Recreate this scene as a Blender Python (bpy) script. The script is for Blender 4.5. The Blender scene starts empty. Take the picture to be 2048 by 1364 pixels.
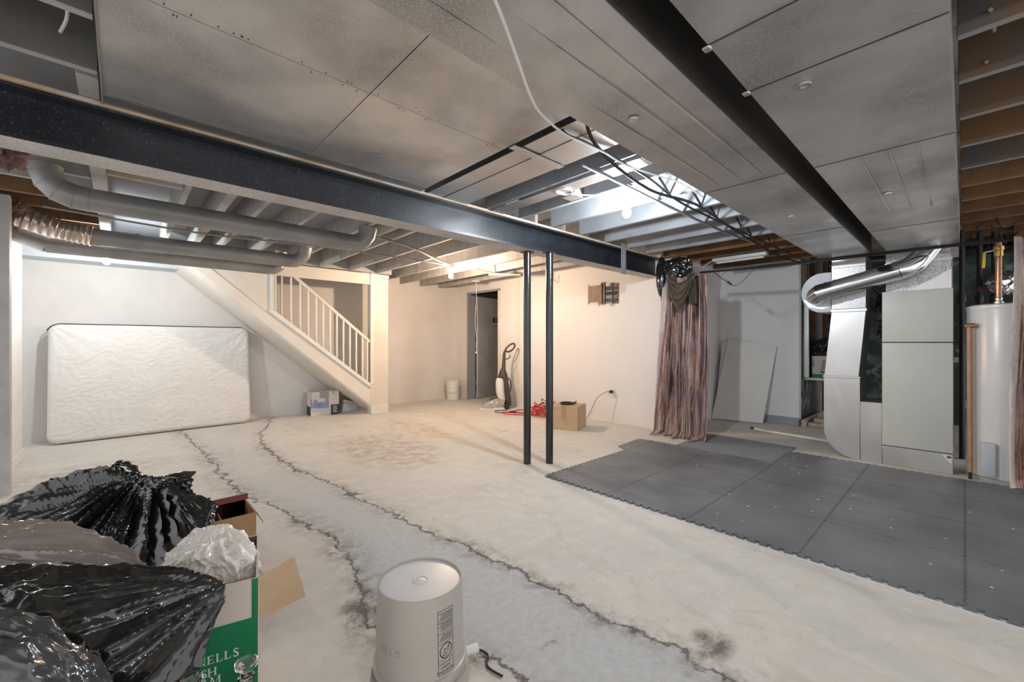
import bpy, bmesh, math, random
from mathutils import Vector, Matrix, noise as mn
R = math.radians
sc = bpy.context.scene
C = sc.collection

# ---------------------------------------------------------------- camera, world, exposure
cd = bpy.data.cameras.new('camera'); cam = bpy.data.objects.new('camera', cd); C.objects.link(cam)
cam.location = (0, 0, 1.15); cam.rotation_euler = (R(90), 0, R(-42.93))
cd.sensor_width = 36; cd.lens = 14.815; cd.shift_y = 0.0015; cd.clip_start = 0.05
sc.camera = cam
w = bpy.data.worlds.new('world'); sc.world = w; w.use_nodes = True
w.node_tree.nodes['Background'].inputs[0].default_value = (0.98, 0.985, 1.0, 1)
w.node_tree.nodes['Background'].inputs[1].default_value = .66
sc.view_settings.view_transform = 'Standard'; sc.view_settings.look = 'None'
sc.view_settings.gamma = 1; sc.view_settings.exposure = 0.98
try: sc.view_settings.use_curve_mapping = False
except Exception: pass
BULB_POWER = {'ceiling': 980, 'corner': 560, 'warm': 1450, 'near': 330}

# ---------------------------------------------------------------- materials
def nd(nt, t, **kw):
    n = nt.nodes.new(t)
    for k, v in kw.items(): setattr(n, k, v)
    return n
def mth(nt, op, a, b=None, c=None, clamp=False):
    n = nd(nt, 'ShaderNodeMath', operation=op, use_clamp=clamp)
    for i, v in enumerate((a, b, c)):
        if v is None: continue
        if isinstance(v, (int, float)): n.inputs[i].default_value = v
        else: nt.links.new(v, n.inputs[i])
    return n.outputs[0]
def mixc(nt, f, a, b, bt='MIX'):
    n = nd(nt, 'ShaderNodeMix', data_type='RGBA', blend_type=bt)
    for s, v in ((0, f), (6, a), (7, b)):
        if isinstance(v, (int, float)): n.inputs[s].default_value = v
        elif isinstance(v, tuple): n.inputs[s].default_value = (*v[:3], 1)
        else: nt.links.new(v, n.inputs[s])
    return n.outputs[2]
def noise(nt, vec, scale, detail=4, rough=.55, dist=0):
    n = nd(nt, 'ShaderNodeTexNoise'); n.inputs['Scale'].default_value = scale
    n.inputs['Detail'].default_value = detail; n.inputs['Roughness'].default_value = rough
    n.inputs['Distortion'].default_value = dist
    nt.links.new(vec, n.inputs['Vector']); return n.outputs['Fac']
def remap(nt, v, a, b, c=0., d=1.):
    n = nd(nt, 'ShaderNodeMapRange'); nt.links.new(v, n.inputs[0])
    for i, x in enumerate((a, b, c, d)): n.inputs[i+1].default_value = x
    return n.outputs[0]
def coords(nt, world=False, scale=(1, 1, 1)):
    if world: o = nd(nt, 'ShaderNodeNewGeometry').outputs['Position']
    else: o = nd(nt, 'ShaderNodeTexCoord').outputs['Object']
    m = nd(nt, 'ShaderNodeMapping'); m.inputs['Scale'].default_value = scale
    nt.links.new(o, m.inputs[0]); return m.outputs[0]
MC = {}
def mat(name, col, rough=.6, metal=0., col2=None, ns=8, amt=(.35, .65), stretch=(1, 1, 1), bump=0, bs=60, bdist=.004,
        col3=None, ns3=60, amt3=(.6, .7), world=False, rvar=0, emit=None, alpha=None, trans=0, spec=.5, coat=0, det=5):
    if name in MC: return MC[name]
    m = bpy.data.materials.new(name); m.use_nodes = True; nt = m.node_tree
    b = nt.nodes['Principled BSDF']
    b.inputs['Base Color'].default_value = (*col, 1); b.inputs['Roughness'].default_value = rough
    b.inputs['Metallic'].default_value = metal; b.inputs['Specular IOR Level'].default_value = spec
    b.inputs['Coat Weight'].default_value = coat
    if trans: b.inputs['Transmission Weight'].default_value = trans
    if emit: b.inputs['Emission Color'].default_value = (*emit[0], 1); b.inputs['Emission Strength'].default_value = emit[1]
    v = coords(nt, world, stretch) if (col2 or bump or col3 or rvar) else None
    c = None
    if col2:
        f = remap(nt, noise(nt, v, ns, det), *amt); c = mixc(nt, f, col, col2)
        if rvar:
            nt.links.new(remap(nt, noise(nt, v, ns*1.7, 3), .3, .7, rough-rvar, rough+rvar), b.inputs['Roughness'])
    if col3:
        f = remap(nt, noise(nt, v, ns3, 3), *amt3); c = mixc(nt, f, c if c is not None else col, col3)
    if c is not None: nt.links.new(c, b.inputs['Base Color'])
    if bump:
        bn = nd(nt, 'ShaderNodeBump'); bn.inputs['Strength'].default_value = bump; bn.inputs['Distance'].default_value = bdist
        nt.links.new(noise(nt, v, bs, 0.6 if bs < 8 else 4), bn.inputs['Height']); nt.links.new(bn.outputs[0], b.inputs['Normal'])
    MC[name] = m; return m

def floor_mat():
    m = bpy.data.materials.new('cracked_concrete'); m.use_nodes = True; nt = m.node_tree; b = nt.nodes['Principled BSDF']
    v = coords(nt, True); sx = nd(nt, 'ShaderNodeSeparateXYZ'); nt.links.new(v, sx.inputs[0]); X, Y = sx.outputs[0], sx.outputs[1]
    base = mixc(nt, remap(nt, noise(nt, v, 1.1, 6, .6), .3, .7), (.66, .62, .55), (.56, .54, .50))
    base = mixc(nt, remap(nt, noise(nt, v, 9, 6, .7), .45, .75, 0, .45), base, (.78, .755, .70))
    vs = coords(nt, True, (1, .35, 1))
    base = mixc(nt, remap(nt, noise(nt, vs, 3.2, 6, .65, 1.5), .56, .72, 0, .5), base, (.44, .40, .35))
    def curve(pts):
        fc = nd(nt, 'ShaderNodeFloatCurve'); nt.links.new(mth(nt, 'DIVIDE', Y, 8.0), fc.inputs['Value'])
        cv = fc.mapping.curves[0]
        for i, (y, x) in enumerate(pts):
            if i < 2: cv.points[i].location = (y/8, x/2)
            else: cv.points.new(y/8, x/2)
        fc.mapping.update()
        return mth(nt, 'MULTIPLY', fc.outputs[0], 2.0)
    jag = mth(nt, 'MULTIPLY', mth(nt, 'SUBTRACT', noise(nt, v, 4.5, 8, .72), .5), .3)
    jx = mth(nt, 'ADD', X, jag)
    c1 = curve([(0, .95), (1.03, .99), (1.28, .97), (1.61, .76), (1.9, .82), (2.42, .91), (2.93, .85), (3.79, .68), (4.91, .65), (6.6, .59), (8, .55)])
    c2 = curve([(0, 1.6), (.58, 1.53), (1.2, 1.47), (1.81, 1.44), (2.26, 1.37), (3.21, 1.29), (4.57, 1.15), (5.66, 1.21), (6.6, 1.5), (8, 2.0)])
    d1 = mth(nt, 'ABSOLUTE', mth(nt, 'SUBTRACT', jx, c1)); d2 = mth(nt, 'ABSOLUTE', mth(nt, 'SUBTRACT', jx, c2))
    # grey patched strip between the two cracks
    ins = mth(nt, 'MULTIPLY', remap(nt, mth(nt, 'SUBTRACT', jx, c1), 0, .02), remap(nt, mth(nt, 'SUBTRACT', c2, jx), 0, .02))
    near = remap(nt, Y, 2.2, 4.5, 1.0, .25)
    strip = mixc(nt, remap(nt, noise(nt, v, 30, 4), .35, .65), (.54, .545, .54), (.48, .485, .485))
    base = mixc(nt, mth(nt, 'MULTIPLY', ins, near), base, strip)
    # dirt along the cracks, then the cracks
    dn = noise(nt, v, 14, 6, .75)
    blot = remap(nt, noise(nt, v, 2.3, 2), .38, .62, .25, 1.0)
    for d, wd in ((d1, .17), (d2, .12)):
        s = mth(nt, 'MULTIPLY', remap(nt, d, 0, wd, 1, 0), remap(nt, dn, .42, .58))
        base = mixc(nt, mth(nt, 'MULTIPLY', mth(nt, 'MULTIPLY', s, blot), .9), base, (.20, .185, .165))
    cr = mth(nt, 'MAXIMUM', remap(nt, d1, .004, .013, 1, 0), remap(nt, d2, .004, .014, 1, 0))
    brk = remap(nt, noise(nt, v, 5, 4), .30, .42)
    cr = mth(nt, 'MULTIPLY', cr, brk)
    base = mixc(nt, mth(nt, 'MULTIPLY', cr, .85), base, (.085, .075, .06))
    # hairline cracks
    jv = nd(nt, 'ShaderNodeVectorMath', operation='ADD'); nz = nd(nt, 'ShaderNodeTexNoise'); nz.inputs['Scale'].default_value = 3
    nz.inputs['Detail'].default_value = 6; nt.links.new(v, nz.inputs['Vector']); nt.links.new(v, jv.inputs[0]); nt.links.new(nz.outputs['Color'], jv.inputs[1])
    vo = nd(nt, 'ShaderNodeTexVoronoi', feature='DISTANCE_TO_EDGE'); vo.inputs['Scale'].default_value = .55; nt.links.new(jv.outputs[0], vo.inputs['Vector'])
    h = mth(nt, 'MULTIPLY', remap(nt, vo.outputs['Distance'], .001, .003, 1, 0), .16)
    base = mixc(nt, h, base, (.25, .23, .2))
    # brown blotches mid room and small specks
    def blob(cx, cy, rx, ry, col, k):
        a = mth(nt, 'DIVIDE', mth(nt, 'SUBTRACT', X, cx), rx); bb = mth(nt, 'DIVIDE', mth(nt, 'SUBTRACT', Y, cy), ry)
        r = mth(nt, 'ADD', mth(nt, 'MULTIPLY', a, a), mth(nt, 'MULTIPLY', bb, bb))
        f = mth(nt, 'MULTIPLY', remap(nt, r, .2, 1, 1, 0), remap(nt, noise(nt, v, 7, 6, .7), .42, .6, 0, k))
        return mixc(nt, f, base, col)
    base = blob(2.1, 4.3, .55, 1.1, (.36, .29, .235), .75)
    base = blob(2.9, 5.0, .5, .8, (.42, .33, .26), .6)
    base = blob(.80, 1.68, .15, .30, (.16, .15, .135), 1.0)
    base = blob(1.66, .66, .14, .09, (.13, .115, .10), .9)
    base = blob(1.19, 1.07, .05, .03, (.16, .13, .10), 1.0)
    base = blob(-.25, 5.3, .8, .4, (.40, .38, .35), .7)
    base = mixc(nt, remap(nt, noise(nt, v, 45, 2), .74, .77, 0, .6), base, (.2, .17, .14))
    nt.links.new(base, b.inputs['Base Color']); b.inputs['Roughness'].default_value = .72; b.inputs['Specular IOR Level'].default_value = .35
    bn = nd(nt, 'ShaderNodeBump'); bn.inputs['Strength'].default_value = .5; bn.inputs['Distance'].default_value = .006
    hh = mth(nt, 'SUBTRACT', mth(nt, 'MULTIPLY', noise(nt, v, 22, 7, .65), .5), cr)
    nt.links.new(hh, bn.inputs['Height']); nt.links.new(bn.outputs[0], b.inputs['Normal'])
    return m

def bag_mat(name, col, rough=.22, bumpd=.012, sc_=9):
    m = bpy.data.materials.new(name); m.use_nodes = True; nt = m.node_tree; b = nt.nodes['Principled BSDF']
    b.inputs['Base Color'].default_value = (*col, 1); b.inputs['Roughness'].default_value = rough; b.inputs['Specular IOR Level'].default_value = .8
    b.inputs['Coat Weight'].default_value = .3; b.inputs['Coat Roughness'].default_value = .12
    v = coords(nt)
    mu = nd(nt, 'ShaderNodeTexNoise', noise_type='RIDGED_MULTIFRACTAL'); mu.inputs['Scale'].default_value = sc_; mu.inputs['Detail'].default_value = 5
    mu.inputs['Distortion'].default_value = .8; nt.links.new(v, mu.inputs['Vector'])
    n2 = noise(nt, v, sc_*.6, 3, .5, 1.2)
    bn = nd(nt, 'ShaderNodeBump'); bn.inputs['Strength'].default_value = 1; bn.inputs['Distance'].default_value = bumpd
    nt.links.new(mth(nt, 'ADD', mth(nt, 'MULTIPLY', mu.outputs['Fac'], .5), n2), bn.inputs['Height']); nt.links.new(bn.outputs[0], b.inputs['Normal'])
    return m

def sprayed(m, col, k=.75):
    nt = m.node_tree; b = nt.nodes['Principled BSDF']; src = b.inputs['Base Color'].links[0].from_socket
    g = nd(nt, 'ShaderNodeNewGeometry'); sx = nd(nt, 'ShaderNodeSeparateXYZ'); nt.links.new(g.outputs['True Normal'], sx.inputs[0])
    f = remap(nt, sx.outputs[2], -.9, -.5, k, 0); nt.links.new(mixc(nt, f, src, col), b.inputs['Base Color']); return m
def wood_mat(name, c1, c2, stretch=(1, 1, 1), ns=6, rough=.7, paint=None, pa=(.45, .6)):
    return mat(name, c1, rough, col2=c2, ns=ns, stretch=stretch, amt=(.35, .65), col3=paint, ns3=3.0, amt3=pa, bump=.25, bs=ns*2, bdist=.002)

M = dict(
  floor=floor_mat(),
  wall_plaster=mat('plaster_wall', (.70, .665, .625), .75, col2=(.65, .615, .575), ns=2.2, bump=.8, bs=13, bdist=.008, world=True),
  wall_smooth=mat('smooth_wall', (.73, .70, .675), .65, col2=(.70, .67, .645), ns=1.5, bump=.15, bs=30, bdist=.002, world=True),
  wall_util=mat('brightened_wall', (.86, .85, .85), .6, col2=(.82, .81, .81), ns=1.5, world=True),  # paler than the other walls, painted to stand in for stronger light
  cream=mat('cream_paint', (.72, .67, .60), .5, col2=(.68, .63, .56), ns=3, bump=.1, bs=20, bdist=.001),
  white=mat('white_paint', (.76, .74, .70), .45, col2=(.71, .69, .65), ns=5),
  bluewhite=mat('pale_blue', (.56, .60, .64), .5, col2=(.50, .54, .58), ns=3),
  basegrey=mat('grey_blue_trim', (.34, .38, .43), .5, col2=(.29, .33, .38), ns=4),
  joist=mat('overspray_joist', (.42, .41, .40), .75, col2=(.34, .33, .32), ns=5, stretch=(3, 3, 1), col3=(.46, .33, .19), ns3=2.2, amt3=(.60, .74), bump=.25, bs=30, bdist=.002),
  joistblue=mat('painted_joist', (.29, .305, .325), .6, col2=(.215, .225, .24), ns=4, bump=.2, bs=30, bdist=.002),  # grey joist paint with the cool bulb's blue cast put into the colour
  joistbrown=mat('bare_joist', (.22, .11, .045), .75, col2=(.13, .068, .03), ns=5, bump=.25, bs=40, bdist=.002),
  joistdark=mat('sprayed_dark_joist', (.10, .095, .09), .75, col2=(.17, .09, .04), ns=1.6, amt=(.50, .64), bump=.25, bs=40, bdist=.002),
  joistgrey=mat('grey_sprayed_joist', (.20, .195, .185), .75, col2=(.14, .135, .13), ns=3, bump=.25, bs=40, bdist=.002),
  joistedge=mat('painted_joist_edge', (.42, .38, .34), .7, col2=(.36, .27, .19), ns=4),
  lumber=wood_mat('bare_lumber', (.60, .45, .29), (.46, .31, .18), ns=7, paint=(.55, .52, .48)),
  subfloor=mat('subfloor_boards', (.20, .13, .08), .8, col2=(.30, .28, .26), ns=2, amt=(.4, .6), bump=.3, bs=20),
  subfloorpaint=mat('painted_subfloor', (.34, .36, .38), .8, col2=(.28, .29, .30), ns=2, bump=.3, bs=20),
  black_steel=mat('black_painted_steel', (.007, .009, .012), .33, col2=(.014, .017, .023), ns=6, col3=(.16, .18, .22), ns3=130, amt3=(.62, .74), bump=.5, bs=180, bdist=.0015, spec=.7),
  flange=mat('speckled_white_steel', (.60, .57, .54), .6, col2=(.46, .43, .40), ns=3, col3=(.18, .18, .19), ns3=110, amt3=(.56, .66)),
  pole=mat('glossy_black_post', (.010, .011, .013), .22, col2=(.03, .034, .04), ns=50, amt=(.55, .7), bump=.5, bs=60, bdist=.002, spec=.8),
  duct=mat('galvanised_duct', (.60, .59, .58), .36, .65, col2=(.30, .29, .285), ns=1.7, amt=(.42, .70), rvar=.12, bump=.12, bs=2.4, bdist=.03, stretch=(1, 1, 1), col3=(.62, .60, .58), ns3=160, amt3=(.5, .75)),
  ductdark=mat('seam_and_shade_dark', (.05, .045, .042), .5, .4, col2=(.075, .068, .062), ns=3),  # dark seams, and the shade painted on the duct side and cross bars
  ductbright=mat('bright_galvanised', (.64, .625, .61), .36, .92, col2=(.54, .53, .52), ns=3, amt=(.3, .7), det=1),
  ductshade=mat('creased_galvanised', (.60, .59, .58), .36, .85),
  ductspangle=mat('spangled_galvanised', (.62, .62, .62), .38, .7, col2=(.34, .34, .34), ns=110, amt=(.42, .58), det=1),
  pipe_shiny=mat('shiny_vent_pipe', (.78, .79, .80), .16, 1.0, col2=(.68, .69, .71), ns=4, rvar=.06),
  rduct=mat('dull_round_duct', (.27, .265, .26), .5, .45, col2=(.36, .35, .34), ns=3, rvar=.08),
  flex=mat('flexible_foil_duct', (.66, .55, .46), .3, .9, col2=(.55, .50, .46), ns=12),
  furnace=mat('beige_grey_enamel', (.54, .545, .50), .42, col2=(.515, .52, .48), ns=3, bump=.05, bs=200, bdist=.0006),
  furnacedark=mat('dark_cabinet_side', (.10, .105, .09), .6, col2=(.07, .07, .06), ns=5),
  heater=mat('white_enamel', (.72, .71, .70), .28, col2=(.69, .68, .67), ns=3),
  copper=mat('copper_pipe', (.55, .30, .17), .35, .8, col2=(.42, .24, .15), ns=14),
  rustpipe=mat('brown_painted_pipe', (.40, .22, .13), .55, .2, col2=(.50, .30, .19), ns=9),
  brass=mat('brass', (.72, .49, .16), .3, .9, col2=(.62, .42, .14), ns=20),
  yellow=mat('yellow_plastic', (.85, .55, .02), .45),
  red=mat('red_cord_jacket', (.62, .03, .035), .45, col2=(.45, .02, .03), ns=20),
  black=mat('black_plastic', (.015, .015, .016), .42, col2=(.025, .025, .026), ns=20),
  blackcable=mat('black_cable_jacket', (.012, .012, .013), .5),
  brownplastic=mat('dark_brown_plastic', (.055, .035, .025), .35, col2=(.075, .05, .035), ns=10),
  whiteplastic=mat('white_plastic', (.74, .72, .68), .38, col2=(.70, .68, .64), ns=4),
  bucket=mat('shaded_pail_plastic', (.43, .40, .36), .33, col2=(.40, .37, .33), ns=4, bump=.06, bs=6, bdist=.01),  # white pail plastic darkened here to paint in its shaded side
  buckettop=mat('lit_pail_plastic', (.68, .67, .67), .22, col2=(.64, .63, .63), ns=4, bump=.12, bs=5, bdist=.02),  # same pail plastic kept brighter, painting in the light from above
  smoke=mat('smoky_clear_plastic', (.32, .29, .26), .15, col2=(.42, .37, .33), ns=14),
  cardboard=mat('tan_cardboard', (.52, .36, .22), .75, col2=(.47, .32, .19), ns=4, bump=.2, bs=60, bdist=.001, stretch=(1, 1, 3)),
  cardin=mat('corrugated_inner_cardboard', (.50, .30, .15), .8, col2=(.40, .235, .12), ns=8),
  tape=mat('brown_packing_tape', (.42, .26, .14), .3),
  whitecard=mat('white_printed_card', (.66, .58, .52), .6, col2=(.62, .545, .48), ns=3),
  greencard=mat('green_printed_card', (.0, .20, .075), .5, col2=(.0, .17, .06), ns=3),
  printwhite=mat('print_white', (.78, .74, .66), .6), printblack=mat('print_black', (.02, .02, .02), .5),
  printgrey=mat('print_grey', (.30, .28, .28), .5), printblue=mat('print_blue', (.17, .26, .50), .5, col2=(.26, .34, .55), ns=8),
  printpink=mat('print_pale', (.62, .57, .56), .5), maroon=mat('maroon_card', (.16, .025, .03), .5),
  mattress=mat('knit_mattress_cover', (.72, .70, .665), .85, col2=(.69, .67, .63), ns=4),
  piping=mat('dark_binding', (.03, .028, .028), .7),
  doorp=mat('grey_door_paint', (.47, .475, .49), .4, col2=(.37, .38, .41), ns=2), jamb=mat('grey_door_jamb', (.27, .28, .30), .5),
  sticker=mat('navy_sticker', (.03, .03, .12), .4),
  foam=mat('charcoal_foam_tile', (.125, .132, .142), .5, col2=(.20, .205, .215), ns=1.8, amt=(.35, .68), rvar=.08, bump=.5, bs=260, bdist=.002, world=True, col3=(.20, .17, .145), ns3=1.1, amt3=(.58, .8), spec=.5),
  foamedge=mat('dark_foam_edge', (.055, .057, .06), .7),
  carpet=mat('grey_carpet', (.21, .22, .23), .95, col2=(.30, .31, .32), ns=90, bump=1, bs=140, bdist=.006),
  pvc=mat('white_pvc', (.74, .70, .62), .35, col2=(.62, .55, .45), ns=10, amt=(.55, .8)),
  bag=bag_mat('black_refuse_film', (.012, .013, .013), .15, .007, 9),
  bag2=bag_mat('sheen_tinted_film', (.24, .21, .19), .16, .008, 7),  # base colour raised to stand in for the pale sheen
  bag3=bag_mat('blue_sheen_film', (.045, .05, .055), .2, .010, 7),
  bagwhite=bag_mat('white_bag_film', (.74, .70, .64), .3, .005, 14),
  scarf=mat('brown_gauze_cloth', (.115, .085, .062), .9, col2=(.085, .062, .045), ns=20, bump=.4, bs=300),
  insul=mat('pink_insulation', (.40, .24, .20), .95, col2=(.22, .16, .14), ns=9, bump=1, bs=50, bdist=.02),
  glass=mat('clear_glass', (.95, .97, .96), .03, trans=1.0), 
  tube=mat('white_fixture', (.74, .74, .72), .4),
  brownsteel=mat('bronze_mount_steel', (.085, .058, .042), .5, .3, col2=(.12, .085, .06), ns=12),
  graffiti=mat('spray_painted_dark_wall', (.055, .06, .058), .7, col2=(.12, .125, .13), ns=3.2, amt=(.45, .6), col3=(.035, .12, .05), ns3=3.5, amt3=(.60, .68), world=True),
  graffiti2=mat('spray_painted_back_wall', (.03, .035, .03), .7, col2=(.10, .17, .13), ns=2.6, amt=(.5, .66), col3=(.22, .26, .24), ns3=4.5, amt3=(.60, .7), world=True),
  olive=mat('olive_paint', (.11, .12, .03), .6, col2=(.06, .06, .03), ns=5),
  dirtpost=mat('scuffed_grey_post', (.50, .485, .465), .7, col2=(.40, .385, .37), ns=6, col3=(.20, .20, .20), ns3=120, amt3=(.60, .72), world=True),
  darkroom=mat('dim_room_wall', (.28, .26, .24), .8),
  shadowgap=mat('dark_gap_board', (.06, .05, .045), .8),
)
def bulb_mat(name, col, s):
    m = bpy.data.materials.new(name); m.use_nodes = True; nt = m.node_tree; nt.nodes.clear()
    o = nd(nt, 'ShaderNodeOutputMaterial'); e = nd(nt, 'ShaderNodeEmission'); e.inputs[0].default_value = (*col, 1); e.inputs[1].default_value = s
    nt.links.new(e.outputs[0], o.inputs[0]); return m

def curtain_mat():
    m = bpy.data.materials.new('wood_print_curtain'); m.use_nodes = True; nt = m.node_tree; b = nt.nodes['Principled BSDF']
    uv = nd(nt, 'ShaderNodeTexCoord').outputs['UV']
    def mp(s):
        k = nd(nt, 'ShaderNodeMapping'); k.inputs['Scale'].default_value = s; nt.links.new(uv, k.inputs[0]); return k.outputs[0]
    st = remap(nt, noise(nt, mp((16, 1.3, 1)), 2.2, 8, .72, .5), .395, .605)
    cr = nd(nt, 'ShaderNodeValToRGB'); nt.links.new(st, cr.inputs[0]); e = cr.color_ramp.elements
    e[0].position = .0; e[0].color = (.045, .032, .045, 1); e[1].position = 1; e[1].color = (.62, .52, .46, 1)
    for p, c in ((.25, (.14, .08, .075)), (.45, (.34, .20, .16)), (.62, (.50, .33, .26)), (.8, (.62, .45, .37))):
        q = e.new(p); q.color = (*c, 1)
    c = cr.outputs[0]
    pl = nd(nt, 'ShaderNodeSeparateXYZ'); nt.links.new(uv, pl.inputs[0])
    g = mth(nt, 'FRACT', mth(nt, 'MULTIPLY', pl.outputs[0], 8.0))
    c = mixc(nt, remap(nt, mth(nt, 'ABSOLUTE', mth(nt, 'SUBTRACT', g, .5)), .0, .035, .85, 0), c, (.03, .025, .03))
    kn = remap(nt, noise(nt, mp((14, 7, 1)), 2, 5, .7), .60, .70, 0, .7)
    c = mixc(nt, kn, c, (.07, .05, .055))
    # pale reverse edge strip and purple-blue shading of the print
    c = mixc(nt, remap(nt, pl.outputs[0], .07, .085, 1, 0), c, (.66, .60, .56))
    c = mixc(nt, remap(nt, noise(nt, mp((3, 1.5, 1)), 2, 3), .48, .62, 0, .5), c, (.20, .165, .22))
    c = mixc(nt, remap(nt, noise(nt, mp((30, 22, 1)), 2, 4), .58, .68, 0, .55), c, (.06, .045, .05))
    nt.links.new(c, b.inputs['Base Color']); b.inputs['Roughness'].default_value = .8
    return m
M['curtain'] = curtain_mat()
sprayed(M['joistdark'], (.30, .28, .265)); sprayed(M['joistgrey'], (.50, .48, .45)); sprayed(M['joistbrown'], (.34, .22, .13), .5); sprayed(M['joist'], (.47, .44, .41), .7)

# ---------------------------------------------------------------- mesh helpers
class MB:
    def __init__(s): s.v = []; s.f = []; s.uv = None
    def add(s, vs, fs):
        n = len(s.v); s.v += [Vector(p) for p in vs]; s.f += [tuple(i+n for i in f) for f in fs]; return s
    def box(s, a, b, mtx=None):
        x0, y0, z0 = a; x1, y1, z1 = b
        vs = [Vector(p) for p in ((x0,y0,z0),(x1,y0,z0),(x1,y1,z0),(x0,y1,z0),(x0,y0,z1),(x1,y0,z1),(x1,y1,z1),(x0,y1,z1))]
        if mtx: vs = [mtx @ p for p in vs]
        return s.add(vs, [(0,3,2,1),(4,5,6,7),(0,1,5,4),(1,2,6,5),(2,3,7,6),(3,0,4,7)])
    def bar(s, p, q, wd, ht, up=(0,0,1)):
        p, q = Vector(p), Vector(q); d = (q-p); L = d.length; d.normalize(); u = Vector(up)
        if abs(d.dot(u)) > .98: u = Vector((1,0,0))
        sd = d.cross(u).normalized(); u = sd.cross(d)
        m = Matrix((( *sd[:], ), ( *d[:], ), ( *u[:], ))).transposed().to_4x4(); m.translation = p
        return s.box((-wd/2, 0, -ht/2), (wd/2, L, ht/2), m)
    def prism(s, pts, off):   # pts: coplanar 3D points, off: extrusion vector
        n = len(pts); off = Vector(off); a = [Vector(p) for p in pts]; b = [p+off for p in a]
        return s.add(a+b, [tuple(range(n))[::-1], tuple(range(n, 2*n))] + [(i, (i+1) % n, n+(i+1) % n, n+i) for i in range(n)])
    def tube(s, pts, r, n=10, caps=True, squash=1.0):
        pts = [Vector(p) for p in pts]; rr = r if isinstance(r, (list, tuple)) else [r]*len(pts)
        vs = []; ref = None
        for i, p in enumerate(pts):
            d = ((pts[min(i+1, len(pts)-1)]-p).normalized() if i < len(pts)-1 else Vector()) + ((p-pts[i-1]).normalized() if i else Vector())
            if d.length < 1e-6: d = Vector((0,0,1))
            d.normalize()
            if ref is None: ref = Vector((0,0,1)) if abs(d.z) < .9 else Vector((1,0,0))
            a = (ref - d*ref.dot(d))
            if a.length < 1e-4: a = Vector((1,0,0)) - d*d.x
            a.normalize(); ref = a; b = d.cross(a)
            for k in range(n):
                t = 2*math.pi*k/n; vs.append(p + a*math.cos(t)*rr[i] + b*math.sin(t)*rr[i]*squash)
        fs = [(i*n+k, i*n+(k+1) % n, (i+1)*n+(k+1) % n, (i+1)*n+k) for i in range(len(pts)-1) for k in range(n)]
        if caps: fs += [tuple(range(n))[::-1], tuple((len(pts)-1)*n+k for k in range(n))]
        return s.add(vs, fs)
    def lathe(s, c, prof, n=40, axis=None):
        c = Vector(c); vs = []
        q = Vector((0,0,1)).rotation_difference(Vector(axis)) if axis else None
        for r, z in prof:
            for k in range(n):
                t = 2*math.pi*k/n; p = Vector((r*math.cos(t), r*math.sin(t), z))
                if q: p = q @ p
                vs.append(c+p)
        fs = [(i*n+k, i*n+(k+1) % n, (i+1)*n+(k+1) % n, (i+1)*n+k) for i in range(len(prof)-1) for k in range(n)]
        if prof[0][0] > 1e-5: fs.append(tuple(range(n))[::-1])
        if prof[-1][0] > 1e-5: fs.append(tuple((len(prof)-1)*n+k for k in range(n)))
        return s.add(vs, fs)
    def grid(s, fn, nu, nv, uv=False):
        n0 = len(s.v); s.v += [Vector(fn(i/nu, j/nv)) for j in range(nv+1) for i in range(nu+1)]
        s.f += [(n0+j*(nu+1)+i, n0+j*(nu+1)+i+1, n0+(j+1)*(nu+1)+i+1, n0+(j+1)*(nu+1)+i) for j in range(nv) for i in range(nu)]
        if uv: s.uv = [(i/nu, j/nv) for j in range(nv+1) for i in range(nu+1)]
        return s
    def build(s, name, m, parent=None, label=None, smooth=40, bevel=0, seg=1, solid=0, kind=None, merge=True):
        bm = bmesh.new(); off = wloc(parent) if parent else Vector()
        bv = [bm.verts.new(p-off) for p in s.v]
        for f in s.f:
            try: bm.faces.new([bv[i] for i in f])
            except ValueError: pass
        bm.verts.index_update()
        if s.uv:
            ul = bm.loops.layers.uv.new('UVMap')
            for f in bm.faces:
                for l in f.loops: l[ul].uv = s.uv[l.vert.index]
        elif merge: bmesh.ops.remove_doubles(bm, verts=bm.verts, dist=1e-5)
        if solid:
            bmesh.ops.solidify(bm, geom=bm.faces[:], thickness=solid)
        bmesh.ops.recalc_face_normals(bm, faces=bm.faces)
        if bevel:
            ed = [e for e in bm.edges if len(e.link_faces) == 2 and e.calc_face_angle(0) > R(30)]
            bmesh.ops.bevel(bm, geom=ed, offset=bevel, segments=seg, affect='EDGES', clamp_overlap=True, profile=.6)
        if smooth:
            for f in bm.faces: f.smooth = True
            for e in bm.edges:
                if len(e.link_faces) == 2 and e.calc_face_angle(0) > R(smooth): e.smooth = False
        me = bpy.data.meshes.new(name); bm.to_mesh(me); bm.free()
        if isinstance(m, str): m = M[m]
        me.materials.append(m)
        o = bpy.data.objects.new(name, me); C.objects.link(o)
        if parent: o.parent = parent
        if label: o['label'] = label
        if kind: o['kind'] = kind
        return o
def wloc(o):
    v = Vector()
    while o: v = v + o.location; o = o.parent
    return v
def tag(o, label, cat, group=None, kind=None):
    o['label'] = label; o['category'] = cat
    if group: o['group'] = group
    if kind: o['kind'] = kind
    return o
def thing(name, label, cat, loc=(0,0,0), group=None):
    o = bpy.data.objects.new(name, None); C.objects.link(o); o.location = loc; o.empty_display_size = .1
    return tag(o, label, cat, group)
def struct(o): o['kind'] = 'structure'; return o
def bez(pts, n=8):   # smooth path through points (Catmull-Rom)
    P = [Vector(p) for p in pts]; out = []
    for i in range(len(P)-1):
        a, b, c, d = P[max(i-1, 0)], P[i], P[i+1], P[min(i+2, len(P)-1)]
        for k in range(n):
            t = k/n; out.append(.5*((2*b)+(c-a)*t+(2*a-5*b+4*c-d)*t*t+(3*b-a-3*c+d)*t**3))
    out.append(P[-1]); return out
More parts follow.
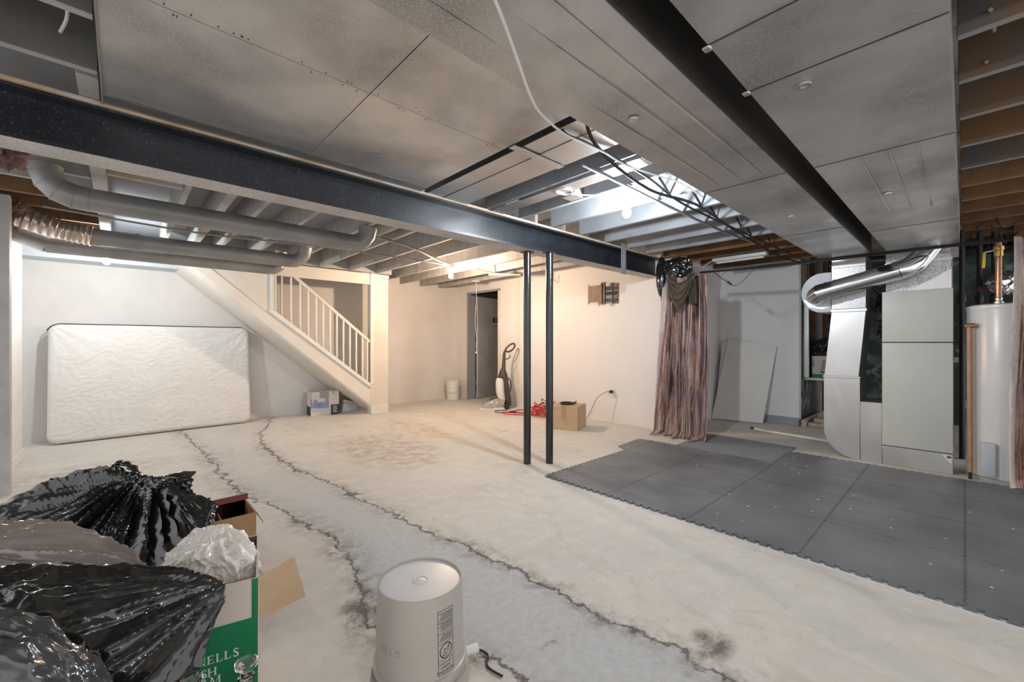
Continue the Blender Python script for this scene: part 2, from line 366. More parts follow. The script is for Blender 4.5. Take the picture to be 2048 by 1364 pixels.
def text_mesh(txt, size, align='CENTER'):   # returns (verts, faces) in the XY plane
    cu = bpy.data.curves.new('t', 'FONT'); cu.body = txt; cu.size = size; cu.align_x = align; cu.align_y = 'CENTER'; cu.resolution_u = 3
    ob = bpy.data.objects.new('t', cu); C.objects.link(ob); dg = bpy.context.evaluated_depsgraph_get()
    me = bpy.data.meshes.new_from_object(ob.evaluated_get(dg)); vs = [v.co.copy() for v in me.vertices]; fs = [tuple(p.vertices) for p in me.polygons]
    bpy.data.objects.remove(ob); bpy.data.meshes.remove(me); bpy.data.curves.remove(cu); return vs, fs

# ================================================================ THE SHELL
JZ, SZ = 2.26, 2.50
struct(MB().add([(-2.5,-2.2,0),(9,-2.2,0),(9,8.6,0),(-2.5,8.6,0)], [(0,1,2,3)]).build('floor', 'floor'))
struct(MB().box((-2.5,2.8,SZ), (9,8.6,SZ+.03)).build('ceiling', 'subfloorpaint'))
struct(MB().box((1.5,-2.2,SZ), (9,2.8,SZ+.03)).build('ceiling', 'subfloor'))
struct(MB().box((-2.5,-2.2,SZ), (1.5,2.8,SZ+.03)).build('ceiling', 'subfloor'))
# back wall along the stairs, door wall, utility wall
struct(MB().box((-2.5,7.3,0), (5.35,7.45,SZ)).build('wall_back', 'wall_plaster'))
dm = MB(); dm.box((5.2,2.72,0), (5.32,5.95,SZ)); dm.box((5.2,6.87,0), (5.32,7.3,SZ)); dm.box((5.2,5.95,2.12), (5.32,6.87,SZ))
struct(dm.build('wall_right', 'wall_smooth'))
struct(MB().box((6.85,1.56,0), (6.97,5.6,SZ)).build('wall_utility', 'wall_util'))
struct(MB().box((6.97,1.57,0), (8.6,1.66,SZ)).build('wall_closet', 'graffiti'))
struct(MB().box((8.5,-2.2,0), (8.6,1.57,SZ)).build('wall_far', 'graffiti2'))
struct(MB().box((5.32,2.60,0), (6.85,2.72,SZ)).build('wall_return', 'wall_smooth'))
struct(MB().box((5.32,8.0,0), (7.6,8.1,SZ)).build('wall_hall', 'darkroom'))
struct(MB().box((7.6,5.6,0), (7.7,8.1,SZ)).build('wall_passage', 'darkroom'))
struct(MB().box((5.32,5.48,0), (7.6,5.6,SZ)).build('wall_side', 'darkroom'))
struct(MB().box((-.95,4.90,0), (-.61,5.0,JZ)).build('wall_left', 'dirtpost'))
struct(MB().box((-.95,5.0,0), (-.72,6.45,JZ)).build('wall_partition', 'white'))
struct(MB().box((-.72,5.0,0), (-.705,6.45,.09)).build('baseboard_left', 'white', bevel=.003))
struct(MB().box((6.835,1.56,0), (6.85,2.60,.11)).build('baseboard_utility', 'basegrey', bevel=.003))
struct(MB().box((5.185,2.72,0), (5.2,5.88,.012)).build('baseboard_right', 'wall_smooth'))
struct(MB().box((5.19,5.40,0), (5.2,5.47,JZ)).build('trim_1', 'cream'))
# soffit along the back wall, the cool bulb's blue put into its colour
struct(MB().box((-2.3,6.95,2.10), (.55,7.3,2.26)).build('trim_2', 'bluewhite', bevel=.004))

# ---- door in the right wall
d = MB(); d.box((5.17,6.87,0), (5.33,6.91,2.14)); d.box((5.17,6.86,0), (5.35,6.87,2.12)); d.box((5.17,5.90,2.12), (5.33,6.91,2.16))
df = thing('door_1', 'grey flush door standing open into the passage beside the red cord wall', 'door', (5.3,6.4,0)); df['kind'] = 'structure'
d.build('door_frame', 'jamb', df, bevel=.003)
MB().box((5.17,5.90,0), (5.33,5.95,2.12)).build('door_casing', 'cream', df, bevel=.003)
dd = Vector((.93,.20,0)).normalized(); p0 = Vector((5.37,6.80,.012)); mm = Matrix(((dd.x,-dd.y,0,p0.x),(dd.y,dd.x,0,p0.y),(0,0,1,p0.z),(0,0,0,1)))
leaf = MB().box((0,0,0), (.86,.04,2.08), mm).build('door_leaf', 'doorp', df, bevel=.002)
for z in (.28, 1.06, 1.80): 
    h = MB(); h.box((5.335,6.835,z), (5.35,6.865,z+.10)); h.tube([(5.352,6.845,z-.004), (5.352,6.845,z+.104)], .008, 8); h.build('hinge', 'brass', df, label='brass hinge')
MB().box((.50,-.004,1.575), (.80,0,1.67), mm).build('sticker', 'sticker', leaf, label='navy sticker with pale lettering')
lt = MB(); vs, fs = text_mesh('BEAM', .075); lt.add([mm @ Vector((.65+v.x, -.006, 1.622+v.y)) for v in vs], fs); lt.build('sticker_text', 'printwhite', leaf)
MB().tube([tuple(mm @ Vector((.80,-.045,.98))), tuple(mm @ Vector((.80,0,.98)))], .025, 14).build('door_knob', 'brass', leaf)

# ================================================================ STEEL BEAM AND POSTS
bt = thing('steel_beam', 'long black steel I-beam spanning the room over the two posts', 'beam', (2.3,2.81,2.01))
BX0, BX1 = -2.3, 5.2
b = MB(); b.box((BX0,2.80,2.022), (BX1,2.815,2.228)); b.build('web', 'black_steel', bt)
b = MB(); b.box((BX0,2.72,2.01), (BX1,2.90,2.022)); b.build('bottom_flange', 'flange', bt, label='speckled pale underside flange', bevel=.002)
# the sprayed fillet above the bottom flange and the top flange
b = MB(); b.prism([(BX0,2.722,2.0225), (BX0,2.80,2.035), (BX0,2.80,2.024)], (BX1-BX0,0,0)); b.prism([(BX0,2.716,2.0095), (BX0,2.7195,2.0095), (BX0,2.7195,2.030), (BX0,2.716,2.030)], (BX1-BX0,0,0)); b.build('flange_paint', 'black_steel', bt)
b = MB(); b.box((BX0,2.72,2.228), (BX1,2.90,2.24)); b.build('top_flange', 'black_steel', bt, bevel=.002)
tag(MB().box((BX0,2.703,2.2405), (BX1,2.895,2.2595)).build('wooden_sill_plate', 'lumber', bevel=.003), 'bare wooden plate lying on top of the steel beam', 'board')
for i, (x, y) in enumerate(((2.83,2.83), (3.0,2.70))):
    t = thing('steel_post', ('black steel post standing left of the two under the beam', 'black steel post standing right of the two, nearer the cardboard box')[i], 'post', (x,y,0), 'pair of posts under the beam')
    MB().tube([(x,y,.0005), (x,y,2.0)], .035, 24).build('shaft', 'pole', t)
    MB().box((x-.045,y-.045,2.0), (x+.045,y+.045,2.0095)).build('top_plate', 'black_steel', t)

# ================================================================ JOISTS
ORD = ['first','second','third','fourth','fifth','sixth','seventh','eighth','ninth','tenth','eleventh','twelfth','thirteenth','fourteenth','fifteenth','sixteenth']
def joist(a, b, m, label, group, wd=.038, z0=JZ, edge=None):
    a, b = Vector(a), Vector(b); t = MB(); al = abs(b.x-a.x) > abs(b.y-a.y)
    if al: t.box((a.x, a.y-wd/2, z0), (b.x, a.y+wd/2, SZ-.001))
    else: t.box((a.x-wd/2, a.y, z0), (a.x+wd/2, b.y, SZ-.001))
    o = t.build('floor_joist', m, bevel=.002); return tag(o, label, 'joist', group)
near = [1.81, 2.24, 2.63, 3.06, 3.50, 3.95, 4.40, 4.84, 5.28, 5.72, 6.16, 6.60]
for i, x in enumerate(near):
    m = 'joistbrown' if x > 4.9 else 'joistblue'
    joist((x,1.06,0), (x,2.722,0), m, f'{ORD[i]} joist beyond the ceiling sheets, between beam and left duct', 'joists between the beam and the ducts')
rx = [.98, 1.40, 1.83, 2.24, 2.63, 3.06, 3.50, 3.95, 4.40, 4.84, 5.28, 5.72, 6.16, 6.60, 7.04]
for i, x in enumerate(rx):
    m = 'joistbrown' if x > 4.0 else 'joistdark'
    joist((x,-2.2,0), (x,.02,0), m, f'{ORD[i]} dark joist right of the ducts, counted from the camera', 'joists right of the ducts')
bx = [.36, .62, .86, 1.24, 1.74, 2.16, 2.60, 3.03, 3.46, 3.90, 4.33, 4.76]
for i, x in enumerate(bx):
    y1 = 6.46 if x < 3.3 else 7.3
    joist((x,2.90,0), (x,y1,0), 'joist', f'{ORD[i]} grey painted joist beyond the beam, counted from the left', 'joists beyond the beam', wd=(.062 if i in (1,) else .038))
for i, y in enumerate((1.62, 2.03, 2.44)):
    joist((-2.3,y,0), (-.067,y,0), 'joistgrey', f'{ORD[i]} joist at the top left before the beam', 'short joists at the top left')
for i, y in enumerate((3.56, 4.03, 4.30, 4.75, 5.15, 5.55, 5.95)):
    joist((-2.3,y,0), (-.145,y,0), ('joist' if i < 3 else 'joistbrown'), f'{ORD[i]} joist left of the header beyond the beam', 'short joists at the far left')
tag(MB().box((-.135,2.50,2.262), (-.066,2.72,SZ-.001)).build('blocking_board', 'joist', bevel=.002), 'short block between the top left joist and the beam', 'board')
tag(MB().box((-.142,2.90,2.262), (-.066,6.8,SZ-.001)).build('header_joist', 'joist', bevel=.002), 'header joist beyond the beam above the round ducts', 'joist')
tag(MB().box((-.064,3.85,2.262), (.338,3.89,SZ-.001)).build('blocking_board', 'lumber', bevel=.002), 'wide pale board between header and joists beyond the beam', 'board')
tag(MB().box((.68,6.42,2.262), (3.27,6.458,SZ-.001)).build('stair_header', 'joist', bevel=.002), 'long header joist above the staircase opening', 'joist')
# light ledger strip and filler board beside the duct
tag(MB().box((1.85,1.02,2.235), (5.0,1.058,2.2595)).build('ledger_strip', 'joistblue', bevel=.002), 'pale painted strip along the joist ends beside left duct', 'board')

# ================================================================ SHEET METAL DUCTS
def sheet(x0, x1, y0, y1, z, seed, amp=.004, nu=14, nv=10, t=-.0012):
    g = MB()
    def fn(u, v):
        x = x0+(x1-x0)*u; y = y0+(y1-y0)*v
        e = min(1, 8*min(u, 1-u, v, 1-v))
        cross = min(abs(u-v), abs(u+v-1))
        return (x, y, z + e*amp*(mn.noise(Vector((x*2.2+seed, y*2.2, seed)))*1.4) + amp*.6*max(0, 1-cross*5)*e)
    g.grid(fn, nu, nv); return g
pan = thing('joist_pan_duct', 'broad flat sheet metal ceiling panels nailed under the joists', 'duct', (.7,1.8,2.25))
for i, (x0, x1, y0, y1) in enumerate(((-.06,.81,1.79,2.70), (.81,1.60,1.79,2.70), (-.06,.81,.9,1.79), (.81,1.60,.9,1.79), (-.06,.81,-.6,.9), (.81,1.60,-.6,.9))):
    sheet(x0+.0015, x1-.0015, y0+.0015, y1-.0015, 2.252-.0012*(i % 2), i*3.1).build('sheet_panel', 'duct', pan, solid=.0012)
nl = MB()
for i in range(60):
    x = -.04+random.Random(i).random()*1.6
    y = random.Random(i+99).choice((1.81, 1.77, 2.66, 2.66, 1.2))
    nl.box((x-.002,y-.002,2.247), (x+.002,y+.002,2.2495))
nl.build('nail_heads', 'ductdark', pan, kind='stuff')
MB().box((-.058,2.60,2.2485), (1.60,2.70,2.2495)).build('edge_lip', 'ductbright', pan)
MB().box((-.062,-.6,2.245), (-.055,2.70,2.44)).build('side_strip', 'joistdark', pan)
t = thing('metal_joist_lining', 'narrow bright metal strips between the ceiling sheets and bare joists', 'duct', (1.7,1.9,2.25))
MB().box((1.66,1.03,2.252), (1.795,2.70,2.256)).build('strip', 'ductbright', t)
MB().box((1.80,1.03,2.249), (2.02,2.70,2.252)).build('strip', 'ductbright', t)
MB().box((2.27,1.05,2.249), (2.40,2.70,2.252)).build('strip', 'ductbright', t)
tag(MB().bar((1.60,1.72,2.243), (2.02,1.72,2.243), .05, .004).build('metal_strap', 'ductbright'), 'short metal strap crossing the narrow strips near the cable', 'strap')

DZ = 2.0
def box_duct(name, label, y0, y1, xs, x_end, seedy):
    t = thing(name, label, 'duct', (2, (y0+y1)/2, DZ))
    for i in range(len(xs)-1):
        a, b = xs[i]+.001, xs[i+1]-.001
        s = MB(); s.grid(lambda u, v: (a+(b-a)*u, y0+(y1-y0)*v, DZ + .004*min(1, 8*min(u,1-u,v,1-v))*(mn.noise(Vector((a+u*2.5, v*1.5, seedy)))*1.5 + max(0, 1-5*min(abs(u-v), abs(u+v-1))))), 16, 8)
        s.box((a, y0, DZ+.0005), (b, y0+.001, JZ-.022)); s.box((a, y1-.001, DZ+.0005), (b, y1, JZ-.022))
        s.build('duct_section', 'duct', t)
        MB().box((b-.001, y0-.002, DZ-.002), (b+.003, y1+.002, DZ+.002)).build('seam_strip', 'ductdark', t)
    MB().box((x_end-.003, y0, DZ), (x_end, y1, JZ-.022)).build('end_cap', 'duct', t)
    return t
d2 = box_duct('supply_duct', 'left long rectangular metal trunk duct with lengthwise creases', .61, 1.01, [-1.2, .1, 2.44, 3.9, 5.25], 5.25, 2.3)
for y in (.70, .80, .91):
    MB().prism([(.1,y-.004,DZ-.0005), (.1,y+.004,DZ-.0005), (.1,y,DZ-.0022)], (2.33,0,0)).build('crease', 'duct', d2)
d3 = box_duct('return_duct', 'right wide rectangular metal trunk duct leading to the furnace', .03, .50, [-1.0, 0.3, 1.23, 1.56, 2.47, 4.2, 5.28], 6.1, 7.7)
for y in (.14, .23, .33):
    MB().prism([(2.5,y-.004,DZ-.0005), (2.5,y+.004,DZ-.0005), (2.5,y,DZ-.0022)], (1.2,0,0)).build('crease', 'duct', d3)
for (x, y, t) in ((1.65, .36, d3), (1.43,.86,d2), (3.3,.80,d2), (3.2,.30,d3)):
    MB().lathe((x,y,DZ-.008), [(.001,.004),(.012,.004),(.012,0),(.020,0),(.021,.008)], 20).build('test_plug', 'ductbright', t, label='small round plug')
for i, x in enumerate((.9+.34, 1.56)):
    MB().box((x-.014,.494,DZ-.008), (x+.014,.518,DZ+.0)).build('drive_cleat', 'ductbright', d3, bevel=.004)
# dark inner side between the ducts, its shade painted as colour
MB().box((.1,.602,2.004), (5.2,.608,2.24)).build('side_wall', 'ductdark', d2, label='dark side with painted-in shade')

# ---- round ducts beyond the beam
def ring(p, d, r, wd=.012, h=.004):
    p = Vector(p); d = Vector(d).normalized(); return MB().tube([p-d*wd/2, p+d*wd/2], r+h, 28)
t = thing('round_duct', 'nearest grey round duct with elbow running beyond the beam', 'duct', (.7,3.95,2.1))
el = [(-.34,3.95,2.27),(-.34,3.95,2.22),(-.325,3.95,2.17),(-.285,3.95,2.125),(-.22,3.95,2.10),(-.15,3.95,2.095)]
MB().tube(el, .078, 28).build('elbow', 'rduct', t, smooth=25)
for k in (1,2,3,4): ring(el[k], Vector(el[min(k+1,5)])-Vector(el[k-1]), .078, .008, .002).build('elbow_seam', 'rduct', t)
MB().tube([(-.16,3.95,2.095), (1.62,3.95,2.095)], .075, 28).build('pipe', 'rduct', t)
MB().tube([(1.60,3.95,2.095),(1.66,3.95,2.10),(1.71,3.94,2.13),(1.74,3.93,2.18),(1.75,3.92,2.258)], [.077,.077,.077,.08,.085], 28).build('end_elbow', 'rduct', t, smooth=25)
t = thing('round_duct', 'farther grey round duct fed by the crinkled foil section', 'duct', (.6,5.25,2.06))
MB().tube([(-.18,5.25,2.085), (1.42,5.25,2.085)], .073, 28).build('pipe', 'rduct', t)
MB().tube([(1.40,5.25,2.085),(1.47,5.25,2.09),(1.52,5.24,2.12),(1.56,5.22,2.17),(1.57,5.2,2.258)], .075, 28).build('end_elbow', 'rduct', t, smooth=25)
ring((-.17,5.25,2.085), (1,0,0), .075, .05, .004).build('collar', 'rduct', t); ring((.12,5.25,2.085), (1,0,0), .075, .03, .004).build('collar', 'rduct', t)
fl = [Vector((-.66,5.25,2.20)), Vector((-.55,5.25,2.16)), Vector((-.40,5.25,2.12)), Vector((-.28,5.25,2.10)), Vector((-.17,5.25,2.085))]; fl = bez(fl, 10)
MB().tube(fl, [.083+.007*math.sin(i*2.2) for i in range(len(fl))], 28).build('foil_section', 'flex', t, label='crinkled foil duct section', smooth=60)
t = thing('round_duct', 'lowest grey round duct nearest the back wall', 'duct', (.5,5.72,2.03))
MB().tube([(-.5,5.72,2.04), (1.30,5.72,2.04)], .066, 28).build('pipe', 'rduct', t)
MB().tube([(1.29,5.72,2.04),(1.36,5.72,2.045),(1.42,5.70,2.08),(1.44,5.68,2.258)], .067, 28).build('end_elbow', 'rduct', t, smooth=25)
MB().tube([(-.80,5.72,2.20),(-.66,5.72,2.10),(-.49,5.72,2.04)], .067, 28).build('elbow', 'rduct', t, smooth=25)
MB().tube([(1.78,3.02,2.33),(1.95,4.4,2.33)], .07, 24).build('x', 'rduct') if False else None
t = thing('joist_duct', 'grey round duct tucked up between joists beyond the beam', 'duct', (1.95,3.6,2.32))
MB().tube([(1.95,2.95,2.345),(1.95,4.4,2.345)], .09, 24).build('pipe', 'rduct', t)
ring((1.95,3.2,2.345), (0,1,0), .09, .02).build('collar', 'rduct', t)

# ---- conduits and cables
def cable(name, pts, r, m, label, cat='cable', n=8, k=8, group=None):
    return tag(MB().tube(bez(pts, k), r, n).build(name, m), label, cat, group)
cable('conduit', [(-.45,5.0,2.235),(.6,5.0,2.2),(1.6,4.98,2.24),(3.0,4.96,2.243),(3.40,5.0,2.246)], .009, 'rduct', 'thin metal conduit crossing below the joists to the warm bulb', 'conduit')
cable('conduit', [(1.75,4.05,2.23),(2.4,4.3,2.24),(3.0,4.7,2.244),(3.42,4.95,2.246)], .014, 'rduct', 'thicker grey pipe from the near round duct to the warm bulb', 'conduit')
cable('conduit', [(3.52,5.0,2.247),(3.8,5.02,2.245),(4.3,5.0,2.244),(4.75,4.95,2.246)], .008, 'white', 'pale conduit running on past the warm bulb to the wall', 'conduit')
cable('cable', [(.60,.74,1.985),(.704,.792,1.965),(.829,.868,1.954),(.969,.956,1.949),(1.101,1.03,1.965),(1.276,1.075,1.972),(1.446,1.113,2.004),(1.685,1.164,2.05),(1.974,1.236,2.10),(2.4,1.30,2.18),(2.8,1.33,2.243),(3.2,1.34,2.243)], .0045, 'tube', 'white cable looping off the left duct near the camera', 'cable')
cable('cable', [(1.63,1.25,2.32),(1.68,1.26,2.20),(1.78,1.27,2.14),(2.018,1.29,2.10),(2.417,1.32,2.09),(2.8,1.27,2.10),(3.2,1.32,2.14),(4.2,1.42,2.16),(5.6,1.46,2.15),(6.2,1.3,2.1)], .009, 'blackcable', 'thick black cable sagging beside the left duct', 'cable')
cable('cable', [(1.63,1.42,2.32),(1.70,1.42,2.24),(1.9,1.40,2.235),(2.5,1.40,2.22),(3.2,1.50,2.235),(4.2,1.50,2.238),(5.3,1.45,2.22),(6.0,1.3,2.12)], .008, 'blackcable', 'second black cable running alongside under the joists', 'cable')
cable('conduit', [(2.08,1.60,2.243),(3.2,1.62,2.243),(4.3,1.62,2.243),(5.3,1.55,2.243)], .011, 'rduct', 'straight grey conduit passing beside the bright bulb', 'conduit')
cable('cable_bundle', [(5.06,2.15,1.985),(5.06,1.5,1.96),(5.06,.8,1.955),(5.06,.2,1.955),(5.06,-.35,1.945),(5.06,-1.0,1.93)], .012, 'blackcable', 'black taut cable stretched before the furnace holding the curtains', 'cable')
cable('cable', [(5.05,2.13,1.972),(5.05,1.4,1.975),(5.05,.6,1.968),(5.05,-.2,1.962)], .006, 'blackcable', 'thin black cable twisted along the taut curtain cable', 'cable')
t = thing('inline_lead', 'thin dark cord loop with inline plug hanging under the curtain cable', 'cord', (5.0,1.75,1.9))
MB().tube(bez([(5.04,1.98,1.96),(5.03,1.90,1.89),(5.03,1.82,1.83)], 6), .004, 8).build('cord', 'blackcable', t)
MB().tube([(5.03,1.83,1.84),(5.03,1.79,1.80)], .012, 10).build('plug', 'black', t)
MB().tube(bez([(5.03,1.79,1.80),(5.03,1.74,1.785),(5.03,1.68,1.82),(5.03,1.60,1.90),(5.03,1.55,1.955)], 6), .003, 8).build('cord_end', 'blackcable', t)
# joist wires at upper left and right (white bent leads)
for i, (x, y) in enumerate(((-.21,1.80), (-.18,2.20))):
    tag(MB().tube(bez([(x-.02,y,2.49),(x+.03,y+.02,2.42),(x+.035,y+.10,2.38),(x+.01,y+.2,2.36)], 6), .006, 8).build('wire_stub', 'tube'), ('white bent wire stub on the first top left joist','white bent wire stub on the second top left joist')[i], 'wire', 'white wire stubs')
for i, x in enumerate((2.0, 2.40, 2.80, 3.25)):
    tag(MB().tube([(x-.2,-.06-.04*0,2.30),(x-.05,-.07,2.34),(x+.17,-.08,2.40)], .006, 8).build('wire_stub', 'joistedge'), f'{ORD[i]} thin wire between the dark joists right of the ducts', 'wire', 'wires between right joists')
# crossed dark bars standing in for the shadows between joists
k = 0
for i in range(3, 9):
    x0, x1 = near[i-1]+.019, near[i]-.019; y = 1.42+.05*(i % 2)
    t = thing('joist_cross_bars', f'{ORD[k]} pair of crossed dark bars standing in for shadow beside left duct', 'brace', ((x0+x1)/2, y, 2.38), 'crossed shadow bars between the joists'); k += 1
    MB().bar((x0,y,2.27), (x1,y,2.48), .03, .003, (0,1,0)).build('brace', 'ductdark', t)
    MB().bar((x0,y+.05,2.48), (x1,y+.05,2.27), .03, .003, (0,1,0)).build('brace', 'ductdark', t)
t = thing('joist_cross_bars', 'crossed wooden braces between joists beyond the beam', 'brace', (1.05,3.9,2.38))
MB().bar((.88,3.7,2.28), (1.22,3.7,2.47), .03, .03).build('brace', 'joist', t); MB().bar((.88,3.76,2.47), (1.22,3.76,2.28), .03, .03).build('brace', 'joist', t)
# coil of white cable, junction box, strap near bulb
t = thing('cable_coil', 'small coil of white cable hung under a joist by the bright bulb', 'cable', (2.3,1.95,2.24))
MB().tube([(2.36+.07*math.cos(a*.4), 1.98+.05*math.sin(a*.4), 2.245+.001*math.sin(a)) for a in range(40)], .005, 8).build('coil', 'tube', t)
MB().tube(bez([(2.43,1.98,2.245),(2.55,1.88,2.24),(2.62,1.78,2.245),(2.70,1.84,2.244)], 6), .005, 8).build('tail', 'tube', t)
t = thing('junction_box', 'grey metal junction box beside the joist near the bright bulb', 'box', (2.55,2.1,2.3))
MB().box((2.50,2.00,2.27), (2.60,2.11,2.35)).build('housing', 'ductspangle', t, bevel=.004); MB().box((2.495,1.995,2.262), (2.605,2.115,2.269)).build('cover', 'ductbright', t, bevel=.002)
tag(MB().prism([(4.23,2.70,2.30), (4.335,2.70,2.30), (4.335,2.70,1.945), (4.23,2.70,1.945)], (.0,.0025,0)).build('hanging_strip', 'joistblue', bevel=.001), 'pale board strip hung against the beam behind the bright bulb', 'board')

# ================================================================ BULBS
def bulb(name, x, y, z, col, strength, label, cord=False, drop=True, zt=JZ):
    t = thing(name, label, 'light', (x,y,z))
    lh = MB().lathe((x,y,z), [(.024,.10),(.055,.108),(.060,.125),(.060,zt-z-.0005)], 28).build('lamp_holder', 'whiteplastic', t, bevel=0)
    MB().lathe((x,y,z), [(.001,-.034),(.014,-.031),(.025,-.021),(.031,-.006),(.031,.008),(.026,.024),(.018,.042),(.014,.052)], 20).build('light_bulb', bulb_mat('lit_'+name, col, strength), t)
    MB().lathe((x,y,z), [(.014,.050),(.016,.052),(.016,.075),(.024,.08),(.024,.10)], 20).build('socket', 'whiteplastic', lh)
    return t
def stg(p): return p/(math.pi*.0105*1.0)/ (20)
bulb('bare_bulb_light', 2.74, 1.70, 2.105, (.86,.93,1.0), BULB_POWER['ceiling'], 'bright cool bare bulb in a white holder beside the beam', zt=2.262)
b2 = bulb('bare_bulb_light', -.10, 5.94, 1.975, (.90,.95,1.0), BULB_POWER['corner'], 'cool bare bulb under the round ducts above the mattress', zt=2.262)
b3 = bulb('bare_bulb_light', 3.46, 5.0, 2.10, (1.0,.72,.50), BULB_POWER['warm'], 'warm bare bulb near the stairs beyond the beam', zt=2.262)
bulb('bare_bulb_light', .25, -.9, 2.10, (1.0,.97,.93), BULB_POWER['near'], 'added unseen fill bulb behind the camera', zt=2.262)  # unseen fill lamp, added to brighten the near side
t = thing('pull_string', 'white pull string with a small bead hanging before the door', 'string', (4.6,5.9,2.2))
MB().tube(bez([(4.62,5.90,2.225),(4.62,5.90,1.9),(4.61,5.91,1.5),(4.63,5.90,1.2),(4.62,5.90,.98)], 8), .003, 6).build('string', 'tube', t)
MB().lathe((4.62,5.90,.95), [(.001,0),(.012,.008),(.012,.03),(.003,.04)], 12).build('bead', 'tube', t)
MB().box((4.56,5.86,2.226), (4.68,5.94,2.244)).build('mount', 'tube', t, bevel=.004)
t = thing('string_hook', 'small tangle of red and white twine hanging near the warm bulb', 'string', (2.9,4.85,2.2))
MB().tube(bez([(2.93,4.96,2.235),(2.92,4.95,2.19),(2.94,4.94,2.15),(2.91,4.95,2.10),(2.93,4.95,2.06)], 6), .004, 6).build('twine', 'tube', t)
MB().tube(bez([(2.95,4.96,2.235),(2.96,4.95,2.21),(2.94,4.95,2.18)], 5), .005, 6).build('red_twine', 'red', t, label='red twine end')
t = thing('light_fixture', 'white strip light fixture hanging under bare joists above the utility wall', 'light', (5.7,1.95,2.2))
MB().box((5.66,1.62,2.205), (5.76,2.25,2.245)).build('housing', 'tube', t, bevel=.008, seg=2)
MB().tube([(5.71,1.66,2.19),(5.71,2.21,2.19)], .014, 14).build('tube', 'tube', t)
MB().tube(bez([(5.70,2.27,2.22),(5.6,2.32,2.15),(5.5,2.30,2.06),(5.3,2.25,2.05)], 6), .006, 8).build('power_cord', 'tube', t)
t = thing('light_fixture', 'slim white fixture under the joists beyond the posts', 'light', (4.4,4.85,2.2))
MB().bar((4.2,5.05,2.21), (4.6,4.75,2.21), .07, .03).build('housing', 'tube', t, bevel=.006)
MB().tube(bez([(4.6,4.75,2.2),(4.66,4.7,2.15),(4.62,4.66,2.12),(4.72,4.62,2.2)], 6), .005, 8).build('power_cord', 'tube', t)

# ================================================================ STAIRCASE
SY = 6.5
def sp(x, z, y=SY): return (x, y, z)
st = thing('staircase', 'enclosed cream staircase with white balusters descending to the right', 'staircase', (2,6.9,0))
# side wall panel with triangular opening: lower band + left triangle + header
lo = lambda x: 2.03 - (x-.71)*.848      # soffit front edge
up = lambda x: 1.58 - (x-1.52)*.797      # opening sill
w_ = MB(); w_.prism([sp(.55,lo(.55)), sp(2.949,.131), sp(2.949,up(2.95)), sp(1.52,1.58), sp(1.52,2.255), sp(.55,2.255)], (0,.04,0)); w_.build('side_panel', 'cream', st)
s_ = MB(); s_.prism([sp(.45,2.22,SY-.012), sp(3.24,.012,SY-.012), sp(3.24,.15,SY-.012), sp(2.95,up(2.95)-.10,SY-.012), sp(1.45,1.58-.10,SY-.012), sp(1.32,1.62,SY-.012), sp(.62,2.21,SY-.012)], (0,.012,0)); 
s_ = MB(); s_.prism([sp(.45,lo(.45)-.0,SY-.014), sp(2.945,.135,SY-.014), sp(2.945,.30,SY-.014), sp(.45,lo(.45)+.17,SY-.014)], (0,.014,0)); s_.build('stringer', 'cream', st, bevel=.002)
# underside board from front edge to wall
u_ = MB(); u_.prism([(.55,SY,lo(.55)), (.52,7.29,lo(.55)-.02), (2.96,7.29,.07), (2.99,SY,.10)], (-.012,0,-.016)); u_.build('underside_board', 'cream', st)
# frame around the opening
f_ = MB(); f_.bar(sp(1.53,1.60,SY-.005), sp(1.53,2.255,SY-.005), .05, .04, (1,0,0)); f_.bar(sp(1.50,1.597,SY-.005), sp(2.95,.447,SY-.005), .05, .045, (0,0,1)); f_.build('opening_frame', 'white', st, bevel=.003)
f2 = MB(); f2.bar(sp(1.57,1.59,SY-.01), sp(1.57,2.255,SY-.01), .02, .03, (1,0,0)); f2.bar(sp(1.55,1.59,SY-.014), sp(2.95,.475,SY-.014), .03, .016); f2.build('frame_moulding', 'white', st, bevel=.002)
# newel wall at the foot
n_ = MB(); n_.box((2.95,SY,.001), (3.25,SY+.12,2.258)); n_.build('end_column', 'cream', st, bevel=.003)
n_ = MB(); n_.box((2.94,SY-.016,.48), (2.99,SY,2.25)); n_.box((2.94,SY-.012,2.20), (3.26,SY,2.258)); n_.build('column_trim', 'white', st, bevel=.002)
n_ = MB(); n_.box((2.95,SY-.014,.0), (3.262,SY,.13)); n_.box((3.25,SY-.014,0), (3.264,SY+.13,.13)); n_.build('column_base', 'white', st, bevel=.003)
MB().box((1.55,SY+.0,2.08), (2.95,SY+.03,2.255)).build('header_board', 'cream', st, bevel=.002)
for i, x in enumerate((1.66,1.78,1.90,2.01,2.12,2.22,2.32,2.42,2.52,2.62,2.72,2.82,2.90)):
    rz = min(2.08, 2.09-(x-1.86)*.85) if x > 1.87 else 2.08
    MB().box((x-.012,SY+.012,up(x)+.02), (x+.012,SY+.035,rz-.005)).build('baluster', 'white', st, bevel=.002)
MB().bar((1.80,SY+.024,2.115), (2.95,SY+.024,1.155), .04, .045).build('handrail', 'cream', st, bevel=.006)
for i in range(9):    # treads and risers inside
    x = 2.93-.27*i; z = .44+.2288*i
    if z < 2.2:
        MB().box((x-.28,SY+.045,z-.03), (x+.02,7.29,z)).build('tread', 'cream', st, bevel=.003)
        MB().box((x,SY+.045,z-.22), (x+.015,7.29,z-.03)).build('riser', 'cream', st)

